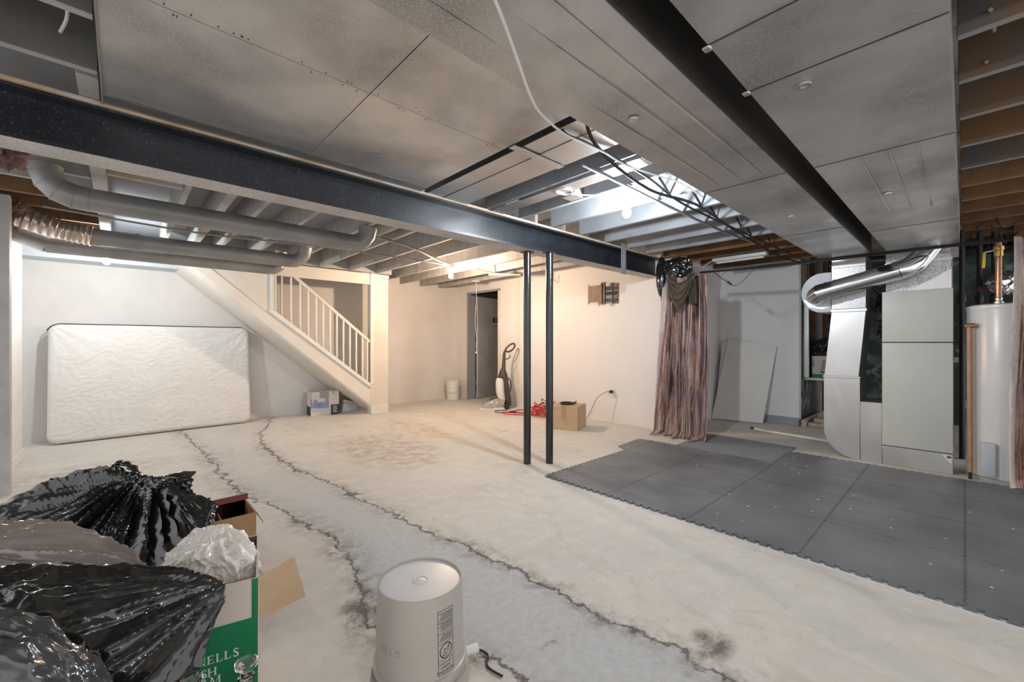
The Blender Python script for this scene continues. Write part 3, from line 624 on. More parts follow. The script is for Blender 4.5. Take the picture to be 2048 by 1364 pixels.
# ================================================================ MATTRESS
def mattress():
    t = thing('mattress', 'white knitted mattress leaning on its side against the back wall', 'mattress', (.4,7.0,0))
    W, Hh, T = 1.98, 1.36, .15
    base = Vector((-.595,6.895,.012)); ux = Vector((1,.045,0)).normalized(); up_ = Vector((0,.10,.995)).normalized(); nn = ux.cross(up_)  # points towards -Y
    if nn.y > 0: nn = -nn
    nu, nv = 150, 106; cr = .10; er = .045
    def P(a, b, dep):   # a,b in 0..1 face coordinates, dep depth behind the face
        return base + ux*a*W + up_*b*Hh - nn*dep
    def face(u, v):
        x = u*W; y = v*Hh
        # rounded corner in plan
        dx = max(0, cr-min(x, W-x)); dy = max(0, cr-min(y, Hh-y))
        if dx > 0 and dy > 0:
            L = math.hypot(dx, dy)
            if L > 1e-6:
                m_ = max(dx, dy)/L
                cx = cr if x < W/2 else W-cr; cy = cr if y < Hh/2 else Hh-cr
                x = cx+(x-cx)*m_; y = cy+(y-cy)*m_
        dd_ = min(u*W, (1-u)*W, v*Hh, (1-v)*Hh)
        e = 0 if dd_ > er else er-math.sqrt(max(0, er*er-(er-dd_)**2))
        k = min(1, dd_/er)
        q = Vector((x*7, y*16, 0)); wv = mn.noise(Vector((x*3,y*3,5)))*1.6
        r1 = 1-abs(mn.noise(Vector((x*11+wv, y*24+wv*2, 1.0))))*2.4
        pat = .0085*max(0, r1)**2 + .006*mn.noise(Vector((x*4, y*4, 3)))
        # drag folds from the corners
        for (cx, cy) in ((0, Hh), (W, Hh)):
            ddx, ddy = abs(x-cx), abs(y-cy); r_ = math.hypot(ddx, ddy)
            if r_ < .7:
                an = math.atan2(ddy, ddx); pat += .009*math.sin(an*15)**3*(1-r_/.7)*min(1, r_/.08)
        return base + ux*x + up_*y + nn*(pat*k - e)
    f = MB(); f.grid(face, nu, nv)
    f.build('cover', 'mattress', t, smooth=80)
    # body behind (sides and back)
    def loop(dep, inset=0):
        out = []
        for cx, cy, a0 in ((W-cr, Hh-cr, 0), (cr, Hh-cr, 90), (cr, cr, 180), (W-cr, cr, 270)):
            for k in range(7):
                a = R(a0+15*k); out.append(base + ux*(cx+(cr-inset)*math.cos(a)) + up_*(cy+(cr-inset)*math.sin(a)) - nn*dep)
        return out
    b = MB(); L = [loop(.04,.001), loop(T-.03), loop(T,.03)]; n = len(L[0])
    b.add(L[0]+L[1]+L[2], [(i*n+k, i*n+(k+1) % n, (i+1)*n+(k+1) % n, (i+1)*n+k) for i in range(2) for k in range(n)]+[tuple(2*n+k for k in range(n))])
    b.build('side_border', 'mattress', t)
    p = loop(T-.03, -.015)[1:13]; MB().tube(p, .006, 8).build('binding', 'piping', t, label='dark binding edge')
mattress()

# ================================================================ BEDDING BOX under the stairs
t = thing('bedding_box', 'printed retail box picturing a bed, standing under the stairs', 'box', (2.3,6.95,0))
a = R(6); c0 = Vector((2.17,6.93,0)); ex = Vector((math.cos(a),math.sin(a)*-.9,0)).normalized(); ey = Vector((-ex.y,ex.x,0))
bmx = Matrix(((ex.x,ey.x,0,c0.x),(ex.y,ey.y,0,c0.y),(0,0,1,0),(0,0,0,1)))
car = MB().box((0,0,0), (.42,.26,.375), bmx).build('carton', 'printpink', t, bevel=.004)
MB().box((-.002,.0,.0), (-.0005,.26,.14), bmx).build('side_print', 'printblack', car)
def fp(x0, z0, x1, z1, m, nm, d=.001): MB().box((x0,-d,z0), (x1,-d+.0006,z1), bmx).build(nm, m, car)
fp(.0,.12,.27,.375,'printgrey','photo_print'); fp(.01,.26,.13,.37,'printpink','headboard_print',.002)
def fpp(pts, m, nm, d): MB().prism([tuple(bmx @ Vector((x,-d,z))) for x, z in pts], tuple(-ey*.0005)).build(nm, m, car)
fpp([(.02,.20),(.21,.20),(.21,.27),(.02,.28)], 'whitecard', 'pillow_print', .003)
fpp([(.0,.13),(.27,.10),(.26,.14),(.20,.21),(.03,.21)], 'printblue', 'blanket_print', .004)
fpp([(.0,.0),(.28,.0),(.28,.10),(.0,.13)], 'printpink', 'bedskirt_print', .0045)
fpp([(.05,.18),(.09,.18),(.10,.25),(.04,.25)], 'printgrey', 'cushion_print', .005)
fp(.30,.0,.42,.16,'printblack','black_panel',.002); fp(.31,.16,.42,.372,'whitecard','white_panel',.0025); fp(.325,.33,.345,.37,'printblue','blue_tab',.004)
tv, tf = text_mesh('SOFT\nCOTTON\nBEDDING', .022)
tag_o = MB().add([bmx @ Vector((.362+v.x, -.0035, .085+v.y)) for v in tv], tf).build('panel_text', 'printwhite', car)
bpy.data.objects.remove(tag_o)
g_ = MB(); 
for i in range(9): g_.box((.325+.004*(i % 3),-.0032,.135-.013*i), (.40-.005*((i*7) % 4),-.0028,.139-.013*i), bmx)
g_.build('small_print', 'printwhite', car)
for cx in (.075,.125): MB().add([bmx @ Vector((cx+.016*math.cos(k*.3),-.006,.04+.016*math.sin(k*.3))) for k in range(21)], [tuple(range(21))]).build('seal_print', 'printwhite', car)
MB().box((.0,.12,.3752), (.42,.14,.377), bmx).build('top_seam', 'printblack', car)
# clutter under stairs foot
tag(MB().prism([(2.66,6.95,0),(2.95,6.98,0),(2.93,6.98,.12),(2.70,6.95,.22)], (0,.12,0)).build('wrapped_bundle', 'bluewhite', bevel=.02, seg=2), 'pale bundle pushed under the foot of the stairs', 'bundle')
tag(MB().bar((2.68,6.9,.2), (3.02,7.0,.09), .09, .03).build('loose_board', 'lumber'), 'short loose board lying over the bundle under the stairs', 'board')

# ================================================================ FAR BUCKET
def pail(t, x, y, r0, r1, h, m='whiteplastic', z=0):
    MB().lathe((x,y,z), [(r0-.004,0),(r0,.004),(r0+(r1-r0)*.74,h*.74),(r1+.004,h*.745),(r1+.004,h*.77),(r1-.002,h*.775),(r1,h*.86),(r1+.005,h*.865),(r1+.005,h*.885),(r1,h*.89),(r1+.002,h*.97),(r1+.007,h*.975),(r1+.007,h),(r1-.004,h),(r0-.006,.01),(.001,.01)], 48).build('body', m, t)
t = thing('plastic_bucket', 'white plastic bucket with wire handle in the far corner', 'bucket', (4.93,7.05,0))
pail(t, 4.93, 7.05, .125, .145, .37)
MB().lathe((4.93,7.05,.3705), [(.152,0),(.152,.012),(.146,.018),(.001,.016)], 48).build('lid', 'whiteplastic', t)
hp = [Vector((4.93,7.05,.29)) + Vector((-.7,-.62,0)).normalized()*0 for _ in range(1)]
sd = Vector((.72,-.69,0)); fw = Vector((-.69,-.72,0))
MB().tube([Vector((4.93,7.05,.28)) + sd*.153*math.cos(a) + fw*(.158*math.sin(a)) + Vector((0,0,-.13*math.sin(a))) for a in [math.pi*k/16 for k in range(17)]], .0035, 8).build('handle', 'ductbright', t, label='thin wire handle')

# ================================================================ CARPET CLEANER (upright vacuum)
t = thing('carpet_cleaner', 'upright brown and white carpet cleaner standing beside the grey door', 'vacuum', (4.80,5.60,0))
O = Vector((4.88,5.52,0)); ft = Vector((-.50,.42,0)).normalized(); sdv = Vector((ft.y,-ft.x,0))   # foot points towards the left
def V(f, s, z): return O + ft*f + sdv*s + Vector((0,0,z))
# foot hood lofted from sections
secs = [(.36,.11,.045),(.33,.135,.075),(.26,.14,.115),(.18,.14,.155),(.10,.135,.185),(.02,.12,.19),(-.05,.10,.16)]
m_ = MB(); nn_ = 12; vs = []
for (f, hw, h) in secs:
    for k in range(nn_+1):
        a = math.pi*k/nn_; vs.append(V(f, hw*math.copysign(abs(math.cos(a))**.5, math.cos(a)), .02+(h-.02)*math.sin(a)**.6))
n = nn_+1
m_.add(vs, [(i*n+k, i*n+k+1, (i+1)*n+k+1, (i+1)*n+k) for i in range(len(secs)-1) for k in range(n-1)] + [tuple(range(n))[::-1], tuple((len(secs)-1)*n+k for k in range(n))] + [(i*n, (i+1)*n, (i+1)*n+n-1, i*n+n-1) for i in range(len(secs)-1)])
m_.build('foot_hood', 'smoke', t, label='smoky clear hood')
m_ = MB(); m_.prism([V(.38,-.135,.0),V(.38,.135,.0),V(-.08,.14,.0),V(-.08,-.14,.0)], (0,0,.03)); m_.build('foot_base', 'whiteplastic', t, bevel=.008, seg=2)
MB().prism([V(.20,-.06,.15),V(.20,.06,.15),V(.06,.06,.19),V(.06,-.06,.19)], (0,0,.012)).build('hood_window', 'brownplastic', t, bevel=.003)
for s in (-.125,.125): MB().tube([V(-.09,s-.015,.05), V(-.09,s+.015,.05)], .05, 20).build('wheel', 'black', t)
# body: tank + back
def loft(lst, m, nm, lab=None, n=20):
    q = MB(); vs = []
    for (f, z, rf, rs) in lst:
        for k in range(n):
            a = 2*math.pi*k/n; vs.append(V(f+rf*math.cos(a), rs*math.sin(a), z))
    q.add(vs, [(i*n+k, i*n+(k+1) % n, (i+1)*n+(k+1) % n, (i+1)*n+k) for i in range(len(lst)-1) for k in range(n)] + [tuple(range(n))[::-1], tuple((len(lst)-1)*n+k for k in range(n))])
    return q.build(nm, m, t, label=lab)
loft([(-.02,.16,.07,.09),(0,.20,.075,.105),(.015,.30,.08,.11),(.02,.42,.08,.11),(.02,.50,.075,.10),(.015,.535,.06,.09)], 'whiteplastic', 'water_tank', 'white water tank')
loft([(-.13,.05,.05,.06),(-.12,.15,.06,.09),(-.10,.28,.055,.09),(-.085,.42,.05,.09),(-.06,.53,.06,.09),(-.03,.60,.075,.08),(-.03,.66,.05,.055),(-.04,.72,.035,.04),(-.05,.95,.025,.028),(-.06,1.0,.022,.025)], 'brownplastic', 'spine', 'dark brown spine')
loft([(.0,.53,.065,.092),(-.005,.57,.062,.088),(-.02,.60,.05,.07)], 'black', 'tank_cap')
MB().tube(bez([V(-.06,0,.98),V(-.08,0,1.04),V(-.15,0,1.11),V(-.215,0,1.13),V(-.235,0,1.09),V(-.20,0,1.03),V(-.13,0,.99),V(-.08,0,1.0)], 6), .016, 12).build('handle', 'brownplastic', t)
MB().tube(bez([V(-.07,0,.86),V(-.12,0,.87),V(-.15,0,.90),V(-.15,0,.93)], 5), .009, 10).build('cord_hook', 'brownplastic', t)
MB().tube(bez([V(-.08,.06,.56),V(-.16,.08,.48),V(-.17,.08,.34),V(-.14,.07,.24)], 6), .010, 10).build('hose', 'black', t)
MB().tube(bez([V(.10,.1,.19),V(.02,.13,.16),V(-.02,.14,.10),V(-.08,.13,.06)], 5), .006, 8).build('hood_trim', 'black', t)
cable('power_cord', [(4.86,5.36,.02),(4.78,5.28,.008),(4.60,5.35,.007),(4.52,5.20,.007),(4.72,5.10,.007),(4.95,5.15,.007),(5.05,5.0,.007),(4.85,4.88,.012),(4.66,4.98,.008)], .006, 'blackcable', 'black cord of the carpet cleaner trailing across the floor', 'cord')

# red cord heap
rr = random.Random(5); pts = []
for i in range(110):
    a = i*.72; rad = .14+.12*rr.random(); pts.append((4.90+rad*math.cos(a)*.9, 4.45+rad*1.3*math.sin(a), .010+.22*(i/110)**.9*rr.random()+.012*(i % 3)))
t = thing('extension_cord', 'red extension cord piled in a loose coil behind the posts', 'cord', (4.9,4.5,0))
MB().tube(bez(pts, 5), .0065, 8).build('coil', 'red', t)
MB().tube(bez([(4.75,4.62,.01),(4.62,4.80,.008),(4.50,5.0,.008),(4.58,5.12,.012),(4.72,5.02,.02),(4.78,4.84,.01),(4.66,4.9,.02),(4.52,5.06,.022),(4.62,5.16,.01)], 7), .0065, 8).build('loose_loop', 'red', t)
MB().tube([(4.74,5.0,.02),(4.66,5.06,.02)], .014, 10).build('plug', 'black', t)
t = thing('extension_cord', 'white and red cord heap resting on the red coil', 'cord', (4.95,4.55,.2))
pts = [(4.98+.11*math.cos(i*.9)*(.6+.5*rr.random()), 4.50+.14*math.sin(i*.9)*(.6+.5*rr.random()), .10+.13*rr.random()) for i in range(34)]
MB().tube(bez(pts, 5), .006, 8).build('coil', 'tube', t)
pts = [(4.98+.11*math.cos(i*1.1)*(.6+.5*rr.random()), 4.50+.14*math.sin(i*1.1)*(.6+.5*rr.random()), .10+.14*rr.random()) for i in range(26)]
MB().tube(bez(pts, 5), .006, 8).build('dark_coil', 'maroon', t)

# ================================================================ CARDBOARD BOX with cable coil
t = thing('cardboard_box', 'closed tan cardboard box with tape standing right of the posts', 'box', (4.5,3.6,0))
P1 = Vector((4.34,3.42,0)); e1 = Vector((-.13,.30,0)).normalized(); e2 = Vector((.34,.12,0)).normalized()   # corner nearest the camera
bm4 = Matrix(((e1.x,e2.x,0,P1.x),(e1.y,e2.y,0,P1.y),(0,0,1,0),(0,0,0,1)))
MB().box((0,0,0), (.37,.36,.315), bm4).build('carton', 'cardboard', t, bevel=.003)
MB().box((.155,-.0015,.13), (.215,-.0005,.3165), bm4).build('tape', 'tape', t); MB().box((.155,-.0015,.3155), (.215,.36,.3168), bm4).build('tape', 'tape', t)
MB().box((-.0015,.02,.0), (-.0005,.10,.314), bm4).build('tape', 'tape', t)
t = thing('cable_coil', 'coil of black cable lying on the tan cardboard box', 'cable', tuple(bm4 @ Vector((.2,.16,.318))))
cc = bm4 @ Vector((.2,.16,.332))
MB().tube([cc+Vector((.085*math.cos(a*.35)*(1+.05*math.sin(a)), .085*math.sin(a*.35), .006*math.sin(a*1.3))) for a in range(75)], .008, 8).build('coil', 'blackcable', t)
MB().tube([cc+Vector((.05,-.09,.01)), cc+Vector((.12,-.06,.012))], .013, 10).build('plug', 'black', t)
# outlet and cord
t = thing('wall_outlet', 'white wall outlet low on the door wall with a plugged cord', 'outlet', (5.19,3.46,.42))
MB().box((5.191,3.42,.36), (5.1995,3.50,.475)).build('cover_plate', 'whiteplastic', t, bevel=.002)
MB().box((5.187,3.445,.375), (5.1915,3.475,.405)).build('socket', 'tube', t)
t = thing('power_cord', 'brown cord running from the outlet down behind the box', 'cord', (5.1,3.6,0))
MB().tube(bez([(5.14,3.455,.445),(5.08,3.50,.44),(5.02,3.60,.35),(4.98,3.66,.20),(4.90,3.68,.08),(4.80,3.70,.012)], 8), .006, 8).build('cord', 'rustpipe', t)
MB().box((5.13,3.44,.425), (5.1865,3.475,.465)).build('plug', 'black', t, bevel=.004)
# TV mount
t = thing('wall_mount', 'bronze folding television bracket fixed to the door wall', 'bracket', (5.1,3.55,1.85))
def plate(y0, y1, z0, z1, x): 
    q = MB(); q.prism([(x,y0,z0),(x,y0+.02,z0),(x,y0+.03,z0+.02),(x,y1-.03,z0+.02),(x,y1-.02,z0),(x,y1,z0),(x,y1,z1),(x,y1-.02,z1),(x,y1-.03,z1-.02),(x,y0+.03,z1-.02),(x,y0+.02,z1),(x,y0,z1)], (-.006,0,0)); return q
plate(3.56,3.80,1.72,2.0,5.08).build('display_plate', 'brownsteel', t)
MB().box((5.185,3.36,1.71), (5.1995,3.46,2.0)).build('wall_plate', 'brownsteel', t, bevel=.002)
MB().box((5.09,3.52,1.70), (5.12,3.58,2.02)).build('upright', 'brownsteel', t, bevel=.003)
for z in (1.76, 1.86, 1.93):
    MB().bar((5.11,3.54,z), (5.185,3.38,z), .02, .035).build('arm', 'brownsteel' if z != 1.86 else 'black', t, bevel=.002)
for (y, z) in ((3.60,1.95),(3.76,1.95),(3.60,1.77),(3.76,1.77)): MB().tube([(5.07,y,z),(5.074,y,z)], .011, 10).build('bolt', 'black', t)

# ================================================================ CURTAINS
def folded(name, label, y0t, y1t, y0b, y1b, zt, zb, x, amp, nf, seed, mtl='curtain', puddle=True, lean=0):
    def fn(u, v):   # v 0 bottom .. 1 top
        s = 1-v; y = (y0t+(y1t-y0t)*u)*v + (y0b+(y1b-y0b)*u)*s
        ph = u*nf*2*math.pi + 1.2*math.sin(v*2+seed)
        a = amp*(.55+.55*s)
        xx = x + a*math.sin(ph) + .35*a*math.sin(2.3*ph+seed+v*3) + .012*mn.noise(Vector((u*5,v*7,seed)))
        yy = y + .5*a*math.cos(ph)*.5 + .012*math.sin(v*5+u*9)
        z = zb+(zt-zb)*v + .012*math.sin(u*nf*6.28+1)*(1 if v > .97 else 0)
        if puddle and v < .06: xx -= (.06-v)*2.2*(.6+.4*math.sin(u*17)); z = zb + .004 + v*.8 + .012*abs(math.sin(u*23+v*40))
        return (xx+lean*s, yy, z)
    g = MB(); g.grid(fn, 150, 90, uv=True)
    o = g.build(name, mtl, smooth=80); return o
cu = folded('curtain', '', 2.56, 2.02, 2.70, 2.02, 1.93, .005, 4.95, .065, 5.5, 1.3)
md = cu.modifiers.new('thick', 'SOLIDIFY'); md.thickness = .002
tag(cu, 'gathered curtain printed like weathered wood hanging at the beam end', 'curtain')
cu = folded('curtain', '', -.25, -.75, -.24, -.75, 1.95, .05, 5.0, .05, 3.5, 4.1)
md = cu.modifiers.new('thick', 'SOLIDIFY'); md.thickness = .002
tag(cu, 'wood print curtain at the right edge in front of the water heater', 'curtain')
tag(MB().grid(lambda u, v: (5.03+.03*math.sin(u*9), -.33-.3*u-.05*v, .004+.10*(1-v)*(1-u)+.01*math.sin(u*20+v*5)), 20, 8).build('fallen_sheet', 'tube', smooth=80), 'white cloth hem on the floor below the right curtain', 'cloth')
# scarf
def scf(u, v):
    a = math.pi*u; y = 2.47-(.36)*u; sag = .10+.27*v
    z = 1.95 - sag*math.sin(a)**1.1 - .06*v*(1-abs(2*u-1))
    x = 4.86-.05*math.sin(a) - .02*math.sin(v*22+u*4)*(.4+math.sin(a))
    return (x, y+.01*math.sin(v*14), z + .006*math.sin(v*30))
q = MB(); q.grid(scf, 50, 40); q.grid(lambda u, v: (4.87+.02*math.sin(u*18), 2.12+.09*u-.02*(1-v), 1.60+.36*v), 20, 14); q.grid(lambda u, v: (4.87+.015*math.sin(u*15), 2.45-.09*u, 1.68+.27*v), 16, 12)
tag(q.build('draped_scarf', 'scarf', smooth=80), 'brown gauzy cloth draped over the top of the curtain', 'cloth')

# ================================================================ BAG / CRUMPLED FILM BUILDER
def crumple(name, label, mtl, c, rad, seed, cat='bag', gather=None, tips=(), nz=1.0, sub=6, zmin=0.0, ridg=.06, flat=1.0, freq=3.0, parts=None, pl=8, stretch=(1,1,1)):
    bm = bmesh.new(); bmesh.ops.create_icosphere(bm, subdivisions=sub, radius=1.0)
    c = Vector(c); rad = Vector(rad); g = Vector(gather) if gather else None; S = Vector((seed*3.7, seed*1.3, seed*2.1))
    for v in bm.verts:
        d = v.co.normalized(); p = Vector((d.x*rad.x, d.y*rad.y, d.z*rad.z))
        q = Vector((d.x*stretch[0], d.y*stretch[1], d.z*stretch[2]))
        big = mn.noise(q*1.3+S)*.22*nz
        w1 = Vector((mn.noise(q*2+S), mn.noise(q*2+S+Vector((5,5,5))), mn.noise(q*2+S+Vector((9,1,3)))))
        r1 = 1-abs(mn.noise(q*freq+w1*.9+S))*2; r2 = 1-abs(mn.noise(q*freq*2.3+w1*1.6+S*1.7))*2; r3 = 1-abs(mn.noise(q*freq*5+w1*2+S))*2
        p *= 1+big+ridg*(max(0, r1)**2*1.3+max(0, r2)**2*.6+max(0, r3)**2*.22)
        if g is not None:
            gd = (g-c); u = gd.normalized(); al = d.dot(u)
            if al > 0:
                side = u.cross(Vector((0.3,1,.1))).normalized(); s2 = u.cross(side); an = math.atan2(d.dot(side), d.dot(s2))
                rp = math.sin(an*pl+mn.noise(q*2+S)*3)*.5+math.sin(an*pl*2.3+seed)*.25
                p += (p-u*p.dot(u))*rp*.16*al*(1-al)*3
                k = max(0, al)**7; p = p.lerp(gd, k*.9)
        for (tx, pw, amt_) in tips:
            td = Vector(tx)-c; al = d.dot(td.normalized())
            if al > 0: p = p.lerp(td, min(1, amt_*al**pw))
        v.co = c+p
        if v.co.z < zmin+.01: v.co.z = zmin+.003+.007*abs(mn.noise(v.co*9))
    bmesh.ops.recalc_face_normals(bm, faces=bm.faces)
    q = MB(); bm.verts.ensure_lookup_table(); q.v = [v.co.copy() for v in bm.verts]; q.f = [tuple(v.index for v in f.verts) for f in bm.faces]; bm.free()
    if parts is not None: return q.build(name, mtl, parts, smooth=50, merge=False)
    return tag(q.build(name, mtl, smooth=50, merge=False), label, cat)
def film(name, label, mtl, pts, srcs, seed, cat='bag', sub=6, fa=.018, F=6.0, ma=.006, mf=14, fa2=.0025, soft=40, parts=None, zmin=0.0):
    """a loose plastic film bag: a taut hull through its bulges and corners, with long folds running from its tied ends"""
    hb = bmesh.new()
    for p in pts: hb.verts.new(p)
    r_ = bmesh.ops.convex_hull(hb, input=hb.verts); P = [Vector(p) for p in pts]; c = sum(P, Vector())/len(P); pl = []
    hb.normal_update()
    for f in hb.faces:
        if f.calc_area() < 1e-7: continue
        n = f.normal.copy(); h = (f.verts[0].co-c).dot(n)
        if h < 0: n, h = -n, -h
        if h > 1e-4: pl.append((n, h))
    hb.free(); srcs = [(Vector(a), wt) for a, wt in srcs]; S = Vector((seed*3.1, seed*1.7, seed*2.3))
    bm = bmesh.new(); bmesh.ops.create_icosphere(bm, subdivisions=sub, radius=1.0)
    for v in bm.verts:
        d = v.co.normalized(); t_ = 0.0
        for n, h in pl:
            k = d.dot(n)/h
            if k > 0: t_ += k**soft
        p = c + d*(t_**(-1/soft)); disp = 0.0; wsum = 0.0
        for a, wt in srcs:
            q = p-a; L = q.length+1e-6; u = q/L; w_ = wt/(L*L+.02); wsum += w_
            n1 = mn.noise(u*F+S+Vector((0,0,L*1.2))); n2 = mn.noise(u*F*2.4+S*1.3+Vector((L*2.5,0,0)))
            disp += w_*((1-2.6*abs(n1))*1.0+(1-2.6*abs(n2))*.45)*min(1, L/.14)
        disp = disp/max(wsum, 1e-6)*fa
        wv = Vector((mn.noise(p*7+S), mn.noise(p*7+S*2), mn.noise(p*7-S)))*.06
        disp += ma*(1-2.4*abs(mn.noise((p+wv)*mf+S))) + fa2*(1-2*abs(mn.noise((p+wv*.6)*mf*3.1+S)))
        v.co = p + d*disp
        if v.co.z < zmin+.004: v.co.z = zmin+.003
    q = MB(); bm.verts.ensure_lookup_table(); q.v = [v.co.copy() for v in bm.verts]; q.f = [tuple(v.index for v in f.verts) for f in bm.faces]; bm.free()
    if parts is not None: return q.build(name, mtl, parts, smooth=42, merge=False)
    return tag(q.build(name, mtl, smooth=42, merge=False), label, cat)
# black plastic bundle hanging over the curtain end of the beam
crumple('plastic_bundle', 'black plastic bundle tied at the end of the beam above the curtain', 'bag', (5.02,2.42,2.05), (.10,.17,.13), 7, 'plastic sheet', ridg=.12, sub=5)
crumple('plastic_bundle', 'narrow strip of black plastic hanging down beside the beam end', 'bag', (4.98,2.60,1.98), (.05,.06,.22), 8, 'plastic sheet', ridg=.12, sub=4)

# ================================================================ LEANING BOARDS, PVC, SHELF
def lean_board(name, label, pts, mtl): return tag(MB().prism(pts, (-.022,-.004,.004)).build(name, mtl, bevel=.002), label, 'board')
lean_board('leaning_board', 'front white board leaning against the utility wall', [(6.53,2.60,.004),(6.67,1.95,.004),(6.825,1.82,1.09),(6.80,2.46,1.21)], 'white')
lean_board('leaning_board', 'white board behind the front one leaning on the utility wall', [(6.60,2.585,.004),(6.74,1.97,.004),(6.832,1.99,1.06),(6.828,2.56,1.17)], 'white')
t = thing('pvc_pipe', 'white plastic pipe lying on the floor before the utility wall', 'pipe', (6,1.4,0))
MB().tube([(6.05,1.83,.022),(5.92,1.0,.022)], .017, 14).build('pipe', 'pvc', t); MB().tube([(6.06,1.87,.024),(6.045,1.79,.024)], .022, 14).build('fitting', 'pvc', t)
MB().tube(bez([(6.06,1.87,.02),(6.15,1.95,.01),(6.22,1.93,.008),(6.3,1.99,.008)], 5), .005, 8).build('wire_end', 'blackcable', t)
tag(MB().box((7.15,1.22,.62), (7.75,1.565,.65)).build('wall_shelf', 'white', bevel=.003), 'white shelf board behind the metal duct drop', 'shelf')
t = thing('shelf_box', 'small printed box standing on the white shelf', 'box', (7.4,1.4,.65))
MB().box((7.28,1.28,.652), (7.62,1.50,.96)).build('carton', 'whitecard', t, bevel=.003); MB().box((7.2785,1.28,.652), (7.2795,1.50,.70)).build('green_band', 'greencard', t)
MB().box((7.278,1.47,.80), (7.279,1.50,.90)).build('blue_label', 'printblue', t); MB().box((7.278,1.30,.72), (7.2792,1.40,.745)).build('red_print', 'maroon', t)
MB().prism([(7.2785,1.31,.76),(7.2785,1.40,.76),(7.2785,1.37,.90),(7.2785,1.33,.90)], (-.0008,0,0)).build('grey_print', 'printgrey', t)
crumple('rubbish_bag', 'black plastic bag slumped on the shelf box behind the duct', 'bag', (7.42,1.38,1.06), (.20,.17,.13), 12, zmin=.965, ridg=.12, sub=5)
for i, (p, q) in enumerate((((6.80,1.50,.05),(8.3,1.48,.05)), ((6.9,1.40,.03),(7.5,1.28,.03)), ((6.95,1.36,.085),(7.5,1.30,.11)))):
    tag(MB().bar(p, q, (.04,.14,.10)[i], (.095,.05,.05)[i]).build('wood_plank', 'lumber', bevel=.003), ('long wooden plank along the foot of the painted wall','wide wooden plank lying on the floor behind the duct','wooden offcut lying on top of the floor plank')[i], 'plank')
for i, x in enumerate((7.1, 7.5, 7.9, 8.3)):
    tag(MB().box((x,1.50,.66 if x < 7.6 else 0), (x+.04,1.565,SZ-.01)).build('wall_stud', 'joistbrown' if i % 2 else 'duct'), f'{ORD[i]} upright stud on the painted wall behind the duct', 'stud', 'studs on the painted wall')
tag(MB().box((6.97,1.50,1.9), (7.05,1.565,2.25)).build('olive_block', 'olive'), 'olive painted block at the top corner of the painted wall', 'board')
# graffiti rings
for i, (x, z, r, mt) in enumerate(((7.1,.30,.08,'duct'),(7.35,.30,.07,'duct'),(7.2,.55,.12,'duct'),(7.0,.72,.07,'greencard'))):
    tag(MB().tube([(x+r*math.cos(a*.4), 1.566, z+r*math.sin(a*.4)*1.2) for a in range(17)], .006, 6).build('painted_ring', mt), f'{ORD[i]} sprayed ring on the dark wall behind the duct', 'graffiti', 'sprayed rings')

# ================================================================ FURNACE
FX = 5.30
t = thing('furnace', 'tall beige grey furnace cabinet on the edge of the foam mats', 'furnace', (5.6,.3,0))
MB().box((FX+.004,.075,.0), (6.0,.53,1.62)).build('cabinet', 'furnacedark', t, label='dark cabinet shell')
MB().box((FX-.02,.07,1.155), (FX+.004,.535,1.625)).build('upper_door', 'furnace', t, bevel=.005, seg=2)
ld = MB().box((FX-.02,.07,.185), (FX+.004,.535,1.147)).build('lower_door', 'furnace', t, bevel=.005, seg=2)
fb = MB().box((FX-.005,.07,.0), (6.0,.535,.178)).build('base', 'ductbright', t, bevel=.003)
tq = MB(); tq.prism([(FX-.0065,.14,.165),(FX-.0065,.08,.165),(FX-.0065,.08,.09)], (-.0005,0,0)); tq.build('corner_sticker', 'printwhite', fb)
MB().box((FX-.0085,.082,.14), (FX-.0075,.108,.158)).build('sticker_mark', 'maroon', fb)
for k in range(5): MB().box((FX-.0055,.36-.04*k,.178), (FX+.002,.38-.04*k,.186)).build('door_gap', 'shadowgap', t) if k % 2 == 0 else None
MB().tube([(FX-.019,.53,1.14),(FX-.024,.53,1.14)], .004, 8).build('screw', 'ductbright', ld); MB().tube([(FX-.019,.09,1.14),(FX-.024,.09,1.14)], .004, 8).build('screw', 'ductbright', ld)
t = thing('furnace_plenum', 'spangled metal plenum between furnace top and ceiling duct', 'duct', (5.6,.3,1.63))
MB().box((FX+.03,.08,1.626), (5.98,.515,1.996)).build('box', 'ductspangle', t, bevel=.003)
MB().box((FX+.024,.075,1.88), (FX+.03,.52,1.90)).build('seam', 'ductbright', t)
MB().prism([(FX+.028,.08,1.626),(FX+.028,.36,1.626),(FX+.028,.08,1.80)], (-.002,0,0)).build('patch', 'ductbright', t, label='lighter patch')
# return drop
t = thing('return_drop', 'tall bright metal duct drop curving into the furnace side', 'duct', (5.5,.8,0))
arc = [(.99-.27+.27*math.cos(R(a)), .27-.27*math.sin(R(a))) for a in range(0, 91, 10)]     # y,z quarter circle bottom left
side = [(.99,.80)] + [(y, z) for y, z in arc] + [(.70,.0),(.70,.80)]
MB().prism([(FX,y,z) for y, z in side], (.40,0,0)).build('lower_elbow', 'ductbright', t, bevel=.002)
MB().box((FX+.0,.537,.0), (FX+.40,.698,.575)).build('furnace_connector', 'ductbright', t, bevel=.002)
MB().prism([(FX,.985,.815),(FX,.71,.815),(FX,.655,1.46),(FX,.925,1.46)], (.40,0,0)).build('slanted_riser', 'ductbright', t, bevel=.002)
MB().box((FX-.012,.695,.795), (FX+.41,.995,.818)).build('joint_collar', 'ductbright', t, bevel=.003)
MB().box((FX-.012,.645,1.455), (FX+.41,.93,1.485)).build('joint_collar', 'ductbright', t, bevel=.003)
MB().box((FX,.655,1.486), (FX+.40,.925,1.995)).build('upper_riser', 'ductspangle', t, bevel=.002)
